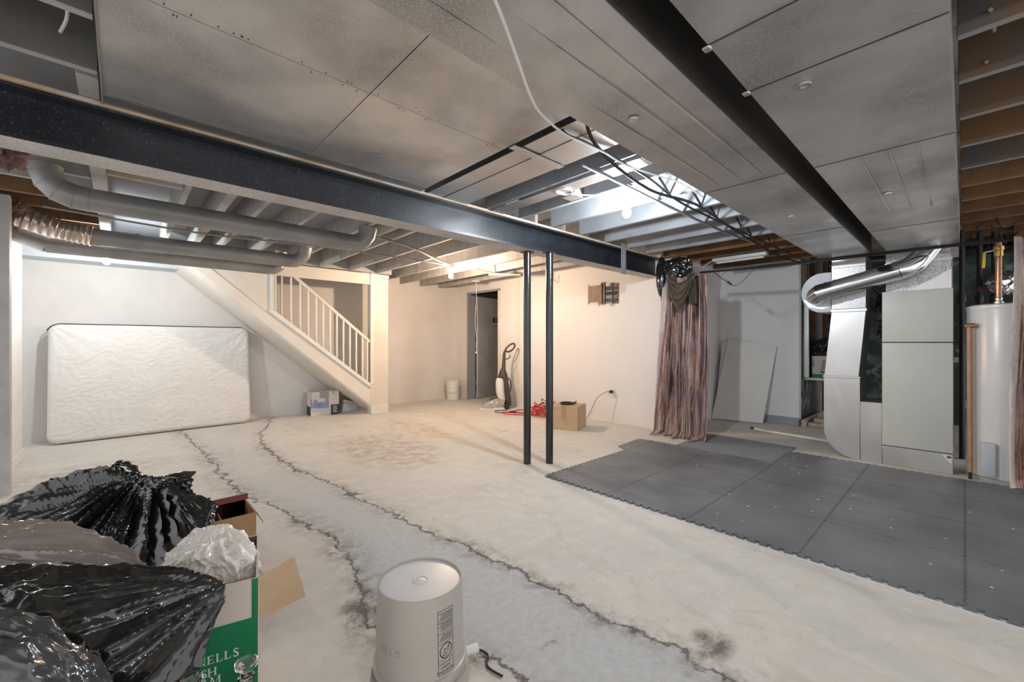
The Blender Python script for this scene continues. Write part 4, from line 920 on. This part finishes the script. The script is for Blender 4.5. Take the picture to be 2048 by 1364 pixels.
for z in (1.90,1.965): MB().box((FX-.014,.655,z), (FX,.92,z+.018)).build('flange_lip', 'ductbright', t, bevel=.002)
MB().prism([(FX-.001,.93,.78),(FX-.001,.88,.78),(FX-.001,.713,.05),(FX-.001,.75,.05)], (-.0006,0,0)).build('crease_band', 'ductshade', t, label='faint diagonal crease')
# half round cover on the left of the riser
hr = [(.93,1.87)] + [(.93+.08+.19*0+.18*math.sin(R(a))-.0, 1.665+.205*math.cos(R(a))) for a in range(0,181,15)] + [(.93,1.46)]
t = thing('duct_hood', 'pale half round sheet metal hood on the duct drop', 'duct', (5.5,1.05,1.66))
MB().prism([(FX+.02,y,z) for y, z in hr], (.36,0,0)).build('hood', 'bluewhite', t, bevel=.004)
MB().prism([(FX+.012,.93+(y-.93)*.45,1.665+(z-1.665)*.97) for y, z in hr], (.008,0,0)).build('hood_face', 'bluewhite', t, bevel=.002)
MB().prism([(FX+.008,y,z) for y, z in [(.94,1.52),(1.0,1.49),(1.12,1.52),(1.17,1.60),(1.10,1.58),(1.0,1.55)]], (.004,0,0)).build('hood_lip', 'ductspangle', t)
# flue pipe
t = thing('flue_pipe', 'shiny metal vent pipe with elbows slanting across the furnace', 'pipe', (5.15,.7,1.7))
A = Vector((5.14,.95,1.66)); B_ = Vector((5.14,.40,1.80)); D_ = (B_-A).normalized()
MB().tube([A, B_], .082, 32).build('pipe', 'pipe_shiny', t)
MB().tube([B_-D_*.01, B_+Vector((.01,-.05,.018)), B_+Vector((.03,-.10,.055)), B_+Vector((.07,-.145,.12)), B_+Vector((.12,-.19,.20))], [.085,.085,.085,.083,.082], 32).build('elbow', 'pipe_shiny', t, smooth=20)
MB().tube([A+D_*.01, A-D_*.04, A-D_*.075+Vector((.035,0,-.01)), A-D_*.095+Vector((.09,0,-.015)), A-D_*.10+Vector((.16,0,-.015))], .085, 32).build('elbow', 'pipe_shiny', t, smooth=20)
for k in (0.03,.10): ring(A+D_*k, D_, .083, .02, .004).build('band', 'pipe_shiny', t)
ring(B_-D_*.02, D_, .083, .02, .004).build('band', 'pipe_shiny', t)
# tangle of branches behind, wires between ducts
rr = random.Random(9)
t = thing('wire_tangle', 'tangle of dark wires hanging between the duct drop and furnace', 'wire', (5.8,.6,1.4)); t['kind'] = 'stuff'
q = MB()
for i in range(26):
    y = .55+.09*rr.random(); x = 5.75+.1*rr.random(); z = 1.25+.5*rr.random()
    q.tube(bez([(x,y,z),(x+.05,y+.05*(rr.random()-.5)*2,z+.1*(rr.random()-.5)*2),(x,y+.08*(rr.random()-.5),z+.2*(rr.random()-.5))], 4), .004, 5)
q.build('wires', 'blackcable', t, kind='stuff')
# ================================================================ WATER HEATER
HX, HY = 5.44, -.255
t = thing('water_heater', 'white cylindrical water heater partly hidden by the right curtain', 'water heater', (HX,HY,0))
MB().lathe((HX,HY,.03), [(.001,0),(.235,0),(.25,.01),(.25,1.415),(.245,1.43),(.22,1.44),(.001,1.445)], 64).build('tank', 'heater', t)
MB().lathe((HX,HY,0), [(.23,0),(.255,.002),(.255,.035),(.23,.035)], 64).build('base_ring', 'duct', t)
MB().lathe((HX,HY,1.425), [(.252,0),(.254,.01),(.252,.03),(.22,.04),(.20,.041)], 64).build('top_rim', 'heater', t)
MB().box((HX-.27,HY+.085,.06), (HX-.20,HY+.165,.33)).build('access_cover', 'bluewhite', t, bevel=.008, seg=2)
MB().lathe((5.33,-.19,1.468), [(.03,0),(.03,.02),(.02,.025),(.024,.05),(.018,.06)], 18).build('dielectric_nut', 'ductbright', t)
MB().tube([(5.33,-.19,1.52),(5.33,-.19,2.0)], .019, 16).build('riser_pipe', 'copper', t, label='copper riser pipe')
MB().lathe((5.33,-.19,1.86), [(.02,0),(.026,.005),(.026,.05),(.032,.055),(.032,.085),(.022,.09)], 16).build('valve_body', 'brass', t)
MB().bar((5.32,-.17,1.915), (5.27,-.11,1.90), .012, .006).build('valve_stem', 'ductbright', t)
MB().bar((5.27,-.11,1.90), (5.27,-.105,1.77), .018, .008, (1,0,0)).build('valve_handle', 'yellow', t, label='yellow valve handle', bevel=.002)
t = thing('drain_pipe', 'brown pipe standing upright beside the water heater', 'pipe', (5.25,-.035,0))
MB().tube([(5.25,-.03,.06),(5.25,-.025,1.28)], .017, 16).build('pipe', 'rustpipe', t)
MB().tube([(5.25,.0,1.29),(5.25,-.06,1.295)], .020, 14).build('fitting', 'copper', t); MB().tube([(5.25,-.03,0),(5.25,-.03,.06)], .012, 12).build('foot', 'black', t)
for i, (x, y) in enumerate(((6.1,.02),(6.3,-.10),(6.4,-.20))):
    t = thing('gas_pipe', ('black iron pipe nearest the furnace cabinet','black iron pipe with the red valve behind the furnace','black iron pipe behind the water heater')[i], 'pipe', (x,y,0), 'black pipes behind the furnace')
    MB().tube([(x,y,0),(x,y,2.259)], .022, 12).build('pipe', 'black', t)
    MB().tube([(x,y,1.55),(x,y,1.62)], .034, 12).build('coupling', 'black', t)
    if i == 1: MB().tube([(x-.02,y,1.68),(x-.06,y-.01,1.68)], .028, 12).build('valve_wheel', 'maroon', t, label='dark red valve wheel')
tag(MB().box((6.2,-.35,.95), (6.3,.1,1.0)).build('cross_pipe', 'ductbright'), 'short bright metal bar behind the black pipes', 'pipe')
tag(MB().box((6.5,-.9,1.2), (6.62,-.33,SZ-.01)).build('wooden_post', 'joistbrown', bevel=.003), 'brown wooden post behind the copper riser', 'post')
crumple('foil_cap', 'crumpled foil cap on the wall behind the copper riser', 'pipe_shiny', (6.2,-.25,1.72), (.09,.09,.10), 3, 'foil', ridg=.15, sub=4)
tag(MB().tube([(6.8,1.2,2.15),(6.8,-1.2,2.15)], .06, 16).build('black_drain', 'black'), 'horizontal black drain pipe under the joists behind the furnace', 'pipe')
for i, (a_, b__) in enumerate((((6.6,.0,.22),(6.6,-.6,.22)), ((6.7,.0,.50),(6.7,-.6,.50)))):
    tag(MB().box((a_[0],b__[1],a_[2]-.06), (a_[0]+.3,.02,a_[2])).build('storage_board', ('lumber','bluewhite')[i]), ('brown board lying low behind the furnace','pale board shelf low behind the furnace')[i], 'board')
rr = random.Random(21); q = MB()
for i in range(22):
    y = -1.1+1.1*rr.random(); x = 5.4+1.4*rr.random(); q.tube(bez([(x,y,2.22),(x+.2*rr.random(),y+.2*(rr.random()-.5),2.1+.1*rr.random()),(x+.3,y+.4*(rr.random()-.5),2.2)], 5), .007, 6)
tag(q.build('wiring_clutter', 'blackcable'), 'dark clutter of wires and pipes under the joists above the heater', 'wires', kind='stuff')

# ================================================================ FOAM MATS AND CARPET
def foam(x0, y0, label, edge_w=True, s=.61, th=.012, open_sides='', rot=0, off=(0,0)):
    """interlocking tile: teeth of half pitch on every open side"""
    n = 20; p = s/n; d = .020; pts = []; g = .0008
    def side(a, b, out, op):
        a, b, out = Vector((*a,0)), Vector((*b,0)), Vector((*out,0)); r = []
        for i in range(n):
            q0 = a.lerp(b, i/n); q1 = a.lerp(b, (i+1)/n)
            if op:
                o = out*(d if i % 2 == 0 else 0); e = (b-a).normalized()*(.005 if i % 2 == 0 else -.005)
                r += [q0+o-e, q1+o+e] if i % 2 == 0 else [q0-out*0, q1]
            else: r += [q0-out*g]
        return r
    x1, y1 = x0+s, y0+s
    pts += side((x0,y0),(x1,y0),(0,-1),'S' in open_sides) + side((x1,y0),(x1,y1),(1,0),'E' in open_sides)
    pts += side((x1,y1),(x0,y1),(0,1),'N' in open_sides) + side((x0,y1),(x0,y0),(-1,0),'W' in open_sides)
    if rot:
        c = Vector((x0+s/2, y0+s/2, 0)); rm = Matrix.Rotation(R(rot), 3, 'Z'); pts = [c+rm @ (p_-c) for p_ in pts]
    pts = [Vector((p_.x+off[0], p_.y+off[1], .0015)) for p_ in pts]
    t = thing('foam_tile', label, 'mat', (x0+s/2, y0+s/2, 0), 'interlocking foam mat tiles')
    MB().prism(pts, (0,0,th)).build('tile', 'foam', t, smooth=0)
    # darker seam teeth along the joined sides
    q = MB()
    for sd_, (a, b, o) in {'W': ((x0,y0),(x0,y1),(1,0)), 'S': ((x0,y0),(x1,y0),(0,1))}.items():
        if sd_ in open_sides: continue
        for i in range(n):
            u0 = i/n; a_ = Vector((*a,0)); b_ = Vector((*b,0)); o_ = Vector((*o,0)); dirv = (b_-a_).normalized()
            q0 = a_.lerp(b_, u0); sh = o_*(.006 if i % 2 else -.006)
            q.prism([q0+sh+Vector((0,0,th+.0015)), q0+sh+dirv*p+Vector((0,0,th+.0015)), q0+sh+dirv*p+o_*.0018+Vector((0,0,th+.0015)), q0+sh+o_*.0018+Vector((0,0,th+.0015))], (0,0,.0004))
            q.prism([q0-o_*.006+Vector((0,0,th+.0015)), q0+o_*.006+Vector((0,0,th+.0015)), q0+o_*.006+dirv*.0018+Vector((0,0,th+.0015)), q0-o_*.006+dirv*.0018+Vector((0,0,th+.0015))], (0,0,.0004))
    if q.v: q.build('seam', 'foamedge', t, smooth=0)
rowsY = [1.83, 1.22, .61, .0, -.61, -1.22]; colsX = [2.68, 3.29, 3.90, 4.51]
RN = ['farthest left','second left','third','fourth','fifth','nearest right']; CN = ['front edge','second','third','back']
for j, y in enumerate(rowsY):
    for i, x in enumerate(colsX):
        if i == 3 and j < 2: continue
        op = ('W' if i == 0 else '') + ('E' if (i == 3 or (i == 2 and j < 2)) else '') + ('N' if j == 0 or (i == 3 and j == 2) else '')
        nudge = (0,0)
        foam(x, y, f'grey foam tile in the {RN[j]} row of the mat, {CN[i]} column', open_sides=op)
tag(MB().box((4.535,1.25,.001), (5.40,2.20,.009)).build('carpet_piece', 'carpet', bevel=.002), 'grey carpet remnant between the foam mats and the curtain', 'carpet')
tag(MB().prism([(3.93,2.455,.001),(4.02,2.60,.001),(4.5,2.63,.001),(4.53,2.455,.001)], (0,0,.012)).build('foam_offcut', 'foam', smooth=0), 'cut dark foam piece at the mat corner below the curtain', 'mat')
tag(MB().prism([(2.645,.66,.0005),(2.70,.66,.0005),(2.70,-1.2,.0005),(2.625,-1.2,.0005)], (0,0,.0008)).build('paper_strip', 'tube'), 'white paper strip peeking out under the near edge of the foam mats', 'paper')
rr = random.Random(44); q = MB()
for i in range(46):
    x, y, r = 2.8+2.2*rr.random(), -.9+3.0*rr.random(), .003+.004*rr.random()
    q.prism([(x+r*math.cos(a), y+r*1.4*math.sin(a+.4*i), .0137) for a in (0,1.3,2.4,3.6,5)], (0,0,.002))
tag(q.build('debris_crumbs', 'tube', smooth=0), 'scattered white crumbs on the foam mats', 'debris', kind='stuff')
# ================================================================ FOREGROUND BUCKETS
BX_, BY_ = .715, 1.205
t = thing('plastic_bucket', 'upside down off-white pail in front with a black warning print', 'bucket', (BX_,BY_,0))
pb = MB().lathe((BX_,BY_,.0), [(.146,.0),(.148,.002),(.148,.012),(.143,.014),(.142,.130),(.1475,.132),(.1475,.145),(.141,.148),(.1405,.16),(.1345,.375),(.1325,.385),(.1285,.386),(.1275,.378),(.001,.3765)], 96).build('body', 'bucket', t)
MB().lathe((BX_,BY_,.0), [(.1268,.3785),(.06,.3782),(.0245,.378),(.0240,.3815),(.0205,.3815),(.0195,.3785),(.001,.3795)], 96).build('bottom_disc', 'buckettop', t, smooth=60)
# printed label, wrapped and upside down
import math as _m
def wrap(vs, fs, ang0, zc, nm, mtl, flip=True, dr=.0006):
    out = []
    for v in vs:
        x, y = (-v[0], -v[1]) if flip else (v[0], v[1])
        z = zc+y; r = .1405-(z-.16)/(.375-.16)*.006+dr; a = ang0 + x/r
        out.append((BX_+r*math.cos(a), BY_+r*math.sin(a), z))
    return MB().add(out, fs).build(nm, mtl, pb, smooth=0, merge=False)
cam_a = math.atan2(-BY_, -BX_)       # direction from pail to camera
la = cam_a + R(33)
def strip_pts(x0, y0, x1, y1, n=8):
    vs = []; fs = []
    for i in range(n+1):
        x = x0+(x1-x0)*i/n; vs += [(x,y0),(x,y1)]
    fs = [(2*i,2*i+2,2*i+3,2*i+1) for i in range(n)]; return vs, fs
def ad(acc, pv):
    n = len(acc[0]); acc[0].extend(pv[0]); acc[1].extend(tuple(i+n for i in f) for f in pv[1])
acc = ([], []); LW, LH = .028, .095
for (x0,y0,x1,y1) in ((-LW,-LH,LW,-LH+.0014),(-LW,LH-.0014,LW,LH),(-LW,-LH,-LW+.0014,LH),(LW-.0014,-LH,LW,LH),(-LW,.052,LW,.0532),(-LW,.002,LW,.0032),(-LW,-.028,LW,-.0268),(-LW,-.060,LW,-.0588)): ad(acc, strip_pts(x0,y0,x1,y1))
for i in range(17):
    y = -.006-.005*i
    if any(abs(y-k) < .003 for k in (-.028,-.060)): continue
    ad(acc, strip_pts(-LW+.004, y-.0008, LW-.004-.009*((i*5) % 4)/3, y+.0009))
for (txt, s, y) in (('WARNING', .0125, .0855), ('AVISO', .0125, .073), ('AVERTISSEMENT', .0068, .062)):
    vs, fs = text_mesh(txt, s); ad(acc, ([(v.x+.003, v.y+y) for v in vs], fs))
N_ = 40; ring_v = []; 
for k in range(N_): a = 2*math.pi*k/N_; ring_v += [(.0225*math.cos(a), .0275+.0225*math.sin(a)), (.0198*math.cos(a), .0275+.0198*math.sin(a))]
ad(acc, (ring_v, [(2*k,(2*k+2) % (2*N_),(2*k+3) % (2*N_),2*k+1) for k in range(N_)]))
ad(acc, ([(-.0155,.0115),(-.0135,.0097),(.0155,.0435),(.0135,.0453)], [(0,1,2,3)]))
for (pts_) in ([(-.012,.020),(-.004,.020),(-.003,.030),(-.010,.032)], [(.000,.022),(.009,.020),(.010,.030),(.004,.033)], [(-.004,.034),(.004,.034),(.006,.041),(-.002,.043)]):
    n = len(pts_); c_ = (sum(p[0] for p in pts_)/n, sum(p[1] for p in pts_)/n); vv = []
    for p in pts_: vv += [p, (c_[0]+(p[0]-c_[0])*.72, c_[1]+(p[1]-c_[1])*.72)]
    ad(acc, (vv, [(2*k,(2*k+2) % (2*n),(2*k+3) % (2*n),2*k+1) for k in range(n)]))
wrap(acc[0], acc[1], la, .250, 'warning_label', 'printblack')
vs, fs = text_mesh('G 1 22', .028); wrap([(v.x,v.y) for v in vs], fs, cam_a-R(40), .235, 'stamped_code', 'printgrey')
t = thing('plastic_bucket', 'second off-white pail stacked under the front upside down pail', 'bucket', (BX_,BY_,0))
MB().lathe((BX_,BY_,0), [(.149,.0),(.156,.001),(.156,.085),(.153,.088),(.153,.11),(.1495,.11)], 96).build('body', 'bucket', t)
t = thing('caulk_tube', 'white plastic pipe stub beside the front pail', 'pipe', (.97,1.27,0))
MB().tube([(.89,1.24,.03),(.965,1.225,.025)], .016, 16).build('pipe', 'whiteplastic', t); MB().tube(bez([(.965,1.225,.02),(.985,1.19,.008),(.95,1.15,.006),(.96,1.08,.006)], 5), .004, 8).build('wire', 'blackcable', t)

# ================================================================ GREEN BOX, FLAP, DARK BOX
t = thing('printed_box', 'open box with green and white printed front in the foreground', 'box', (.1,1.6,0))
G0 = Vector((.305,1.455,0)); gx = Vector((-.157,.034,0)).normalized(); gy = Vector((.034,.157,0)).normalized()
gm = Matrix(((gx.x,gy.x,0,G0.x),(gx.y,gy.y,0,G0.y),(0,0,1,0),(0,0,0,1)))
gw, gd_, gh = .175, .33, .44
q = MB(); q.box((0,0,0), (gw,.005,gh), gm); q.box((0,gd_-.005,0), (gw,gd_,gh), gm); q.box((0,.005,0), (.005,gd_-.005,gh), gm); q.box((gw-.005,.005,0), (gw,gd_-.005,gh), gm); q.box((0,.005,0), (gw,gd_-.005,.005), gm)
gcar = q.build('carton', 'whitecard', t)
MB().box((0,-.0012,.0), (gw,-.0002,.325), gm).build('green_print', 'greencard', gcar); MB().box((0,-.0012,.325), (.016,-.0002,gh), gm).build('green_edge', 'greencard', gcar)
# serif letters
def glyph(ch, x, z, h, acc):
    s = h*.17; tn = h*.07; sf = h*.06
    def rect(a, b, c, d): acc.append([(x+a,z+b),(x+c,z+b),(x+c,z+d),(x+a,z+d)])
    def stem(a, wd): rect(a, 0, a+wd, h); rect(a-sf, 0, a+wd+sf, tn); rect(a-sf, h-tn, a+wd+sf, h)
    if ch == 'N': stem(.0, tn); stem(h*.72, tn); acc.append([(x,z+h),(x+s,z+h),(x+h*.79,z),(x+h*.72,z)]); return h*1.0
    if ch == 'E': stem(0, s); rect(s, 0, h*.62, tn); rect(s, h-tn, h*.60, h); rect(s, h*.47, h*.45, h*.53); rect(h*.56, 0, h*.62, h*.25); rect(h*.55, h*.78, h*.60, h); rect(h*.42,h*.38,h*.46,h*.62); return h*.82
    if ch == 'L': stem(0, s); rect(s, 0, h*.60, tn); rect(h*.54, 0, h*.60, h*.28); return h*.80
    if ch == 'I': stem(0, s); return h*.42
    if ch == 'H': stem(0, s); stem(h*.62, s); rect(s, h*.46, h*.62, h*.53); return h*1.02
    if ch == 'M': stem(0, tn); stem(h*.80, s*.9); acc.append([(x,z+h),(x+s,z+h),(x+h*.47,z),(x+h*.40,z)]); acc.append([(x+h*.40,z),(x+h*.46,z),(x+h*.84,z+h),(x+h*.78,z+h)]); return h*1.15
    if ch == 'A': acc.append([(x,z),(x+tn,z),(x+h*.42,z+h),(x+h*.36,z+h)]); acc.append([(x+h*.60,z),(x+h*.60+s,z),(x+h*.44,z+h),(x+h*.34,z+h)]); rect(h*.18, h*.30, h*.62, h*.36); rect(-sf,0,tn+sf*1.5,tn*.8); rect(h*.54,0,h*.84,tn*.8); return h*.95
    if ch == 'S':
        P = bez([(h*.50,h*.78,0),(h*.40,h*.95,0),(h*.20,h*.95,0),(h*.09,h*.76,0),(h*.22,h*.56,0),(h*.42,h*.42,0),(h*.50,h*.22,0),(h*.36,h*.04,0),(h*.16,h*.05,0),(h*.05,h*.25,0)], 5)
        for i in range(len(P)-1):
            t_ = (P[i+1]-P[i]).normalized(); nrm = Vector((-t_.y,t_.x,0)); wi = .035*h+.06*h*math.sin(math.pi*i/(len(P)-1))
            a, b, c, d = P[i]+nrm*wi, P[i+1]+nrm*wi, P[i+1]-nrm*wi, P[i]-nrm*wi
            acc.append([(x+q_.x, z+q_.y) for q_ in (a,b,c,d)])
        rect(h*.47,h*.72,h*.52,h*.98); rect(h*.03,h*.02,h*.08,h*.30); return h*.66
    return h*.5
def word(txt, xr, z, h):   # text read left to right ends at local x=xr from the right edge
    acc = []; x = 0
    for ch in txt: x += glyph(ch, x, z, h, acc)+h*.06
    q = MB()
    for k, poly in enumerate(acc):
        q.prism([tuple(gm @ Vector((xr-px, -.0016-.00002*k, pz))) for px, pz in poly], tuple(gm.to_3x3() @ Vector((0,-.0004,0))))
    q.build('lettering', 'printwhite', gcar, smooth=0)
word('NNELLS', .173, .2255, .0235); word('ISH', .150, .190, .0235); word('AM', .140, .163, .0235)
# tan flap opened to the right
FT = (.434,1.560,.419); FB = (.458,1.517,.294)
q = MB(); q.prism([tuple(gm @ Vector(p)) for p in ((-.001,.0,.44),(-.001,.005,.30),(-.001,.30,.44))][:0] or [(.306,1.455,.44),(.306,1.452,.312),FB,FT], (.002,.003,0)); q.build('side_flap', 'cardboard', t, label='tan inner flap folded outward')
# glass pieces and clear plastic in front of the box
def goblet(x, y, z, s, nm, lab):
    t_ = thing(nm, lab, 'bottle', (x,y,0))
    MB().lathe((x,y,0), [(.045,0),(.048,.004),(.048,z-.13),(.016,z-.085),(.013,z-.045),(.019,z-.042),(.019,z-.0385)], 28).build('bottle', 'glass', t_)
    MB().lathe((x,y,z), [(.022*s,.0),(.026*s,.004),(.024*s,.010),(.014*s,.016),(.009*s,.024),(.014*s,.032),(.009*s,.040),(.008*s,.05*0-.02),(.010*s,-.06),(.030*s,-.14),(.033*s,-.16)][0:0] or [(.010*s,-.060*s),(.011*s,-.0385*s),(.020*s,-.038*s),(.009*s,-.028*s),(.018*s,-.018*s),(.027*s,-.008*s),(.027*s,.002*s),(.024*s,.004*s),(.020*s,-.004*s),(.001,-.006*s)], 28).build('glass', 'glass', t_)
    return t_

tb = thing('open_carton', 'dark brown open carton with glassware behind the black bag', 'box', (.42,2.5,0))
q = MB(); bx0, bx1, by0, by1, bh = .27, .50, 2.42, 2.66, .30
q.box((bx0,by0,0), (bx1,by0+.004,bh)); q.box((bx0,by1-.004,0), (bx1,by1,bh)); q.box((bx0,by0+.004,0), (bx0+.004,by1-.004,bh)); q.box((bx1-.004,by0+.004,0), (bx1,by1-.004,bh)); q.box((bx0,by0+.004,0), (bx1,by1-.004,.004)); q.build('carton', 'cardin', tb)
MB().box((bx1-.07,by0,bh-.002), (bx1+.004,by1,bh+.002)).build('top_flap', 'maroon', tb, label='maroon outer flap') if False else None
MB().prism([(bx0,by1,bh),(bx1+.01,by1,bh),(bx1+.02,by1+.05,bh+.012),(bx0,by1+.05,bh+.012)], (0,0,.003)).build('top_flap', 'maroon', tb, label='maroon outer flap')
MB().prism([(bx1,by0,bh),(bx1,by1,bh),(bx1+.03,by1+.03,bh-.05),(bx1+.03,by0,bh-.06)], (.002,0,.001)).build('side_flap', 'maroon', tb)
MB().box((.37,by0+.004,.03), (.374,by1-.004,bh-.04)).build('divider', 'cardin', tb)
t_ = thing('glass_jar', 'white capped jar inside the dark brown carton', 'jar', (.43,2.5,.005)); MB().lathe((.43,2.50,.005), [(.025,0),(.03,.01),(.03,.20),(.02,.22),(.018,.24),(.001,.245)], 20).build('jar_body', 'whiteplastic', t_)

# ================================================================ BAGS
tb_ = thing('rubbish_bag', 'knotted black rubbish bag at the back of the foreground pile', 'bag', (0,2.5,0))
GA = (.074,2.53,.56)
film('body', '', 'bag', [(-.414,2.706,.454),(-.319,2.687,.475),(-.177,2.691,.542),(-.017,2.61,.553),(.099,2.503,.548),(.182,2.426,.496),(.257,2.287,.437),(.275,2.202,.381),(.254,2.113,.344),(.125,2.069,.267),(.097,2.095,.003),(-.445,2.599,.003),(-.599,3.3,.003),(-.08,3.1,.003),(.28,2.676,.003),(-.076,2.95,.328)], [(GA,1.0),((-.6,2.9,.30),.25)], 2, sub=7, fa=.036, F=7.5, ma=.008, mf=10, parts=tb_)
lp = [Vector(p) for p in ((-.013,2.635,.566),(0,2.622,.582),(.03,2.594,.570),(.052,2.549,.545),(.036,2.561,.524),(.005,2.59,.532))]; lp = [p+Vector((0,0,.022)) for p in lp]; lp = bez(lp+[lp[0]], 5)
MB().tube(lp, [.009+.003*math.sin(i*1.7) for i in range(len(lp))], 10, squash=2.0).build('tied_loop', 'bag', tb_, smooth=60)
film('loose_tail', '', 'bag', [(.100,2.52,.535),(.244,2.436,.542),(.228,2.424,.493),(.195,2.414,.455),(.150,2.434,.48),(.12,2.405,.521),(.191,2.554,.497)], [((.10,2.5,.53),1.0)], 15, sub=5, fa=.016, F=5, ma=.004, parts=tb_, zmin=-1)
film('side_fold', '', 'bag', [(.169,2.37,.481),(.283,2.264,.459),(.289,2.258,.419),(.269,2.208,.381),(.213,2.192,.392),(.236,2.102,.353),(.186,2.49,.329),(.177,2.157,.313)], [((.15,2.4,.50),1.0)], 16, sub=6, fa=.022, F=5, ma=.008, mf=16, parts=tb_, zmin=-1)
film('rubbish_bag', 'sheer black bag with painted-in sheen folded over in the middle of the foreground pile', 'bag2', [(-.339,2.091,.579),(-.258,2.084,.556),(-.219,2.116,.547),(-.136,2.066,.532),(-.049,1.985,.484),(.024,1.862,.457),(.075,1.739,.424),(.045,1.733,.371),(-.146,1.775,.417),(-.3,1.849,.475),(-.339,2.0,.047),(.0,1.874,.003),(-.302,2.1,.003),(-.052,2.0,.003)], [((-.36,2.0,.54),1.0),((.10,1.74,.42),.5)], 6, sub=7, fa=.022, F=4.5, ma=.006, mf=8)
film('rubbish_bag', 'large black bag with a taut pointed corner before the green box', 'bag', [(-.278,1.624,.61),(-.169,1.632,.564),(-.088,1.611,.532),(.059,1.502,.529),(.129,1.437,.524),(.218,1.35,.507),(.125,1.32,.40),(.050,1.30,.32),(.0,1.32,.064),(-.198,1.482,.119),(-.295,1.641,.064),(-.144,1.39,.522),(-.032,1.3,.471),(-.192,1.435,.566),(.01,1.6,.003),(-.246,1.74,.009)], [((.215,1.35,.505),1.0),((-.35,1.6,.55),.6)], 5, sub=7, fa=.017, F=5.5, ma=.008, mf=11, soft=60)
film('rubbish_bag', 'glossy bluish grey bag at the bottom left corner', 'bag3', [(-.222,1.3,.633),(-.161,1.297,.609),(-.12,1.286,.586),(-.082,1.251,.557),(-.052,1.209,.518),(-.018,1.164,.457),(-.007,1.127,.357),(-.119,1.149,.568),(-.193,1.19,.584),(-.059,1.093,.487),(-.209,1.26,.003),(-.063,1.151,.003),(-.03,1.202,.003),(-.188,1.35,.12)], [((-.3,1.3,.60),1.0),((.0,1.1,.4),.5)], 9, sub=7, fa=.018, F=5, ma=.006, mf=12)
film('plastic_bag', 'white crumpled plastic bag stuffed into the top of the green box', 'bagwhite', [(.095,1.728,.432),(.134,1.788,.474),(.203,1.805,.514),(.276,1.764,.504),(.327,1.69,.466),(.343,1.62,.42),(.331,1.577,.389),(.266,1.569,.388),(.182,1.62,.399),(.158,1.628,.479),(.244,1.603,.49),(.248,1.818,.322)], [((.23,1.72,.53),1.0),((.1,1.7,.42),.5)], 4, sub=7, fa=.020, F=4.5, ma=.010, mf=13, soft=12)
goblet(.246, 1.302, .300, 1.0, 'glass_bottle', 'stoppered clear glass bottle standing before the green box')
goblet(.125, 1.285, .320, 1.0, 'glass_bottle', 'clear glass bottle beside the black bag tip')

# ================================================================ UPPER LEFT INSULATION, MISC
crumple('insulation_tuft', 'tuft of pink insulation sticking out below the beam at the left', 'insul', (-.47,3.25,2.20), (.10,.14,.13), 11, 'insulation', ridg=.35, sub=5, nz=1.5, freq=5, zmin=-1)
crumple('insulation_tuft', 'pink insulation around the foil duct at the far left', 'insul', (-.72,5.25,2.22), (.12,.14,.12), 13, 'insulation', ridg=.35, sub=5, nz=1.5, freq=5, zmin=-1)
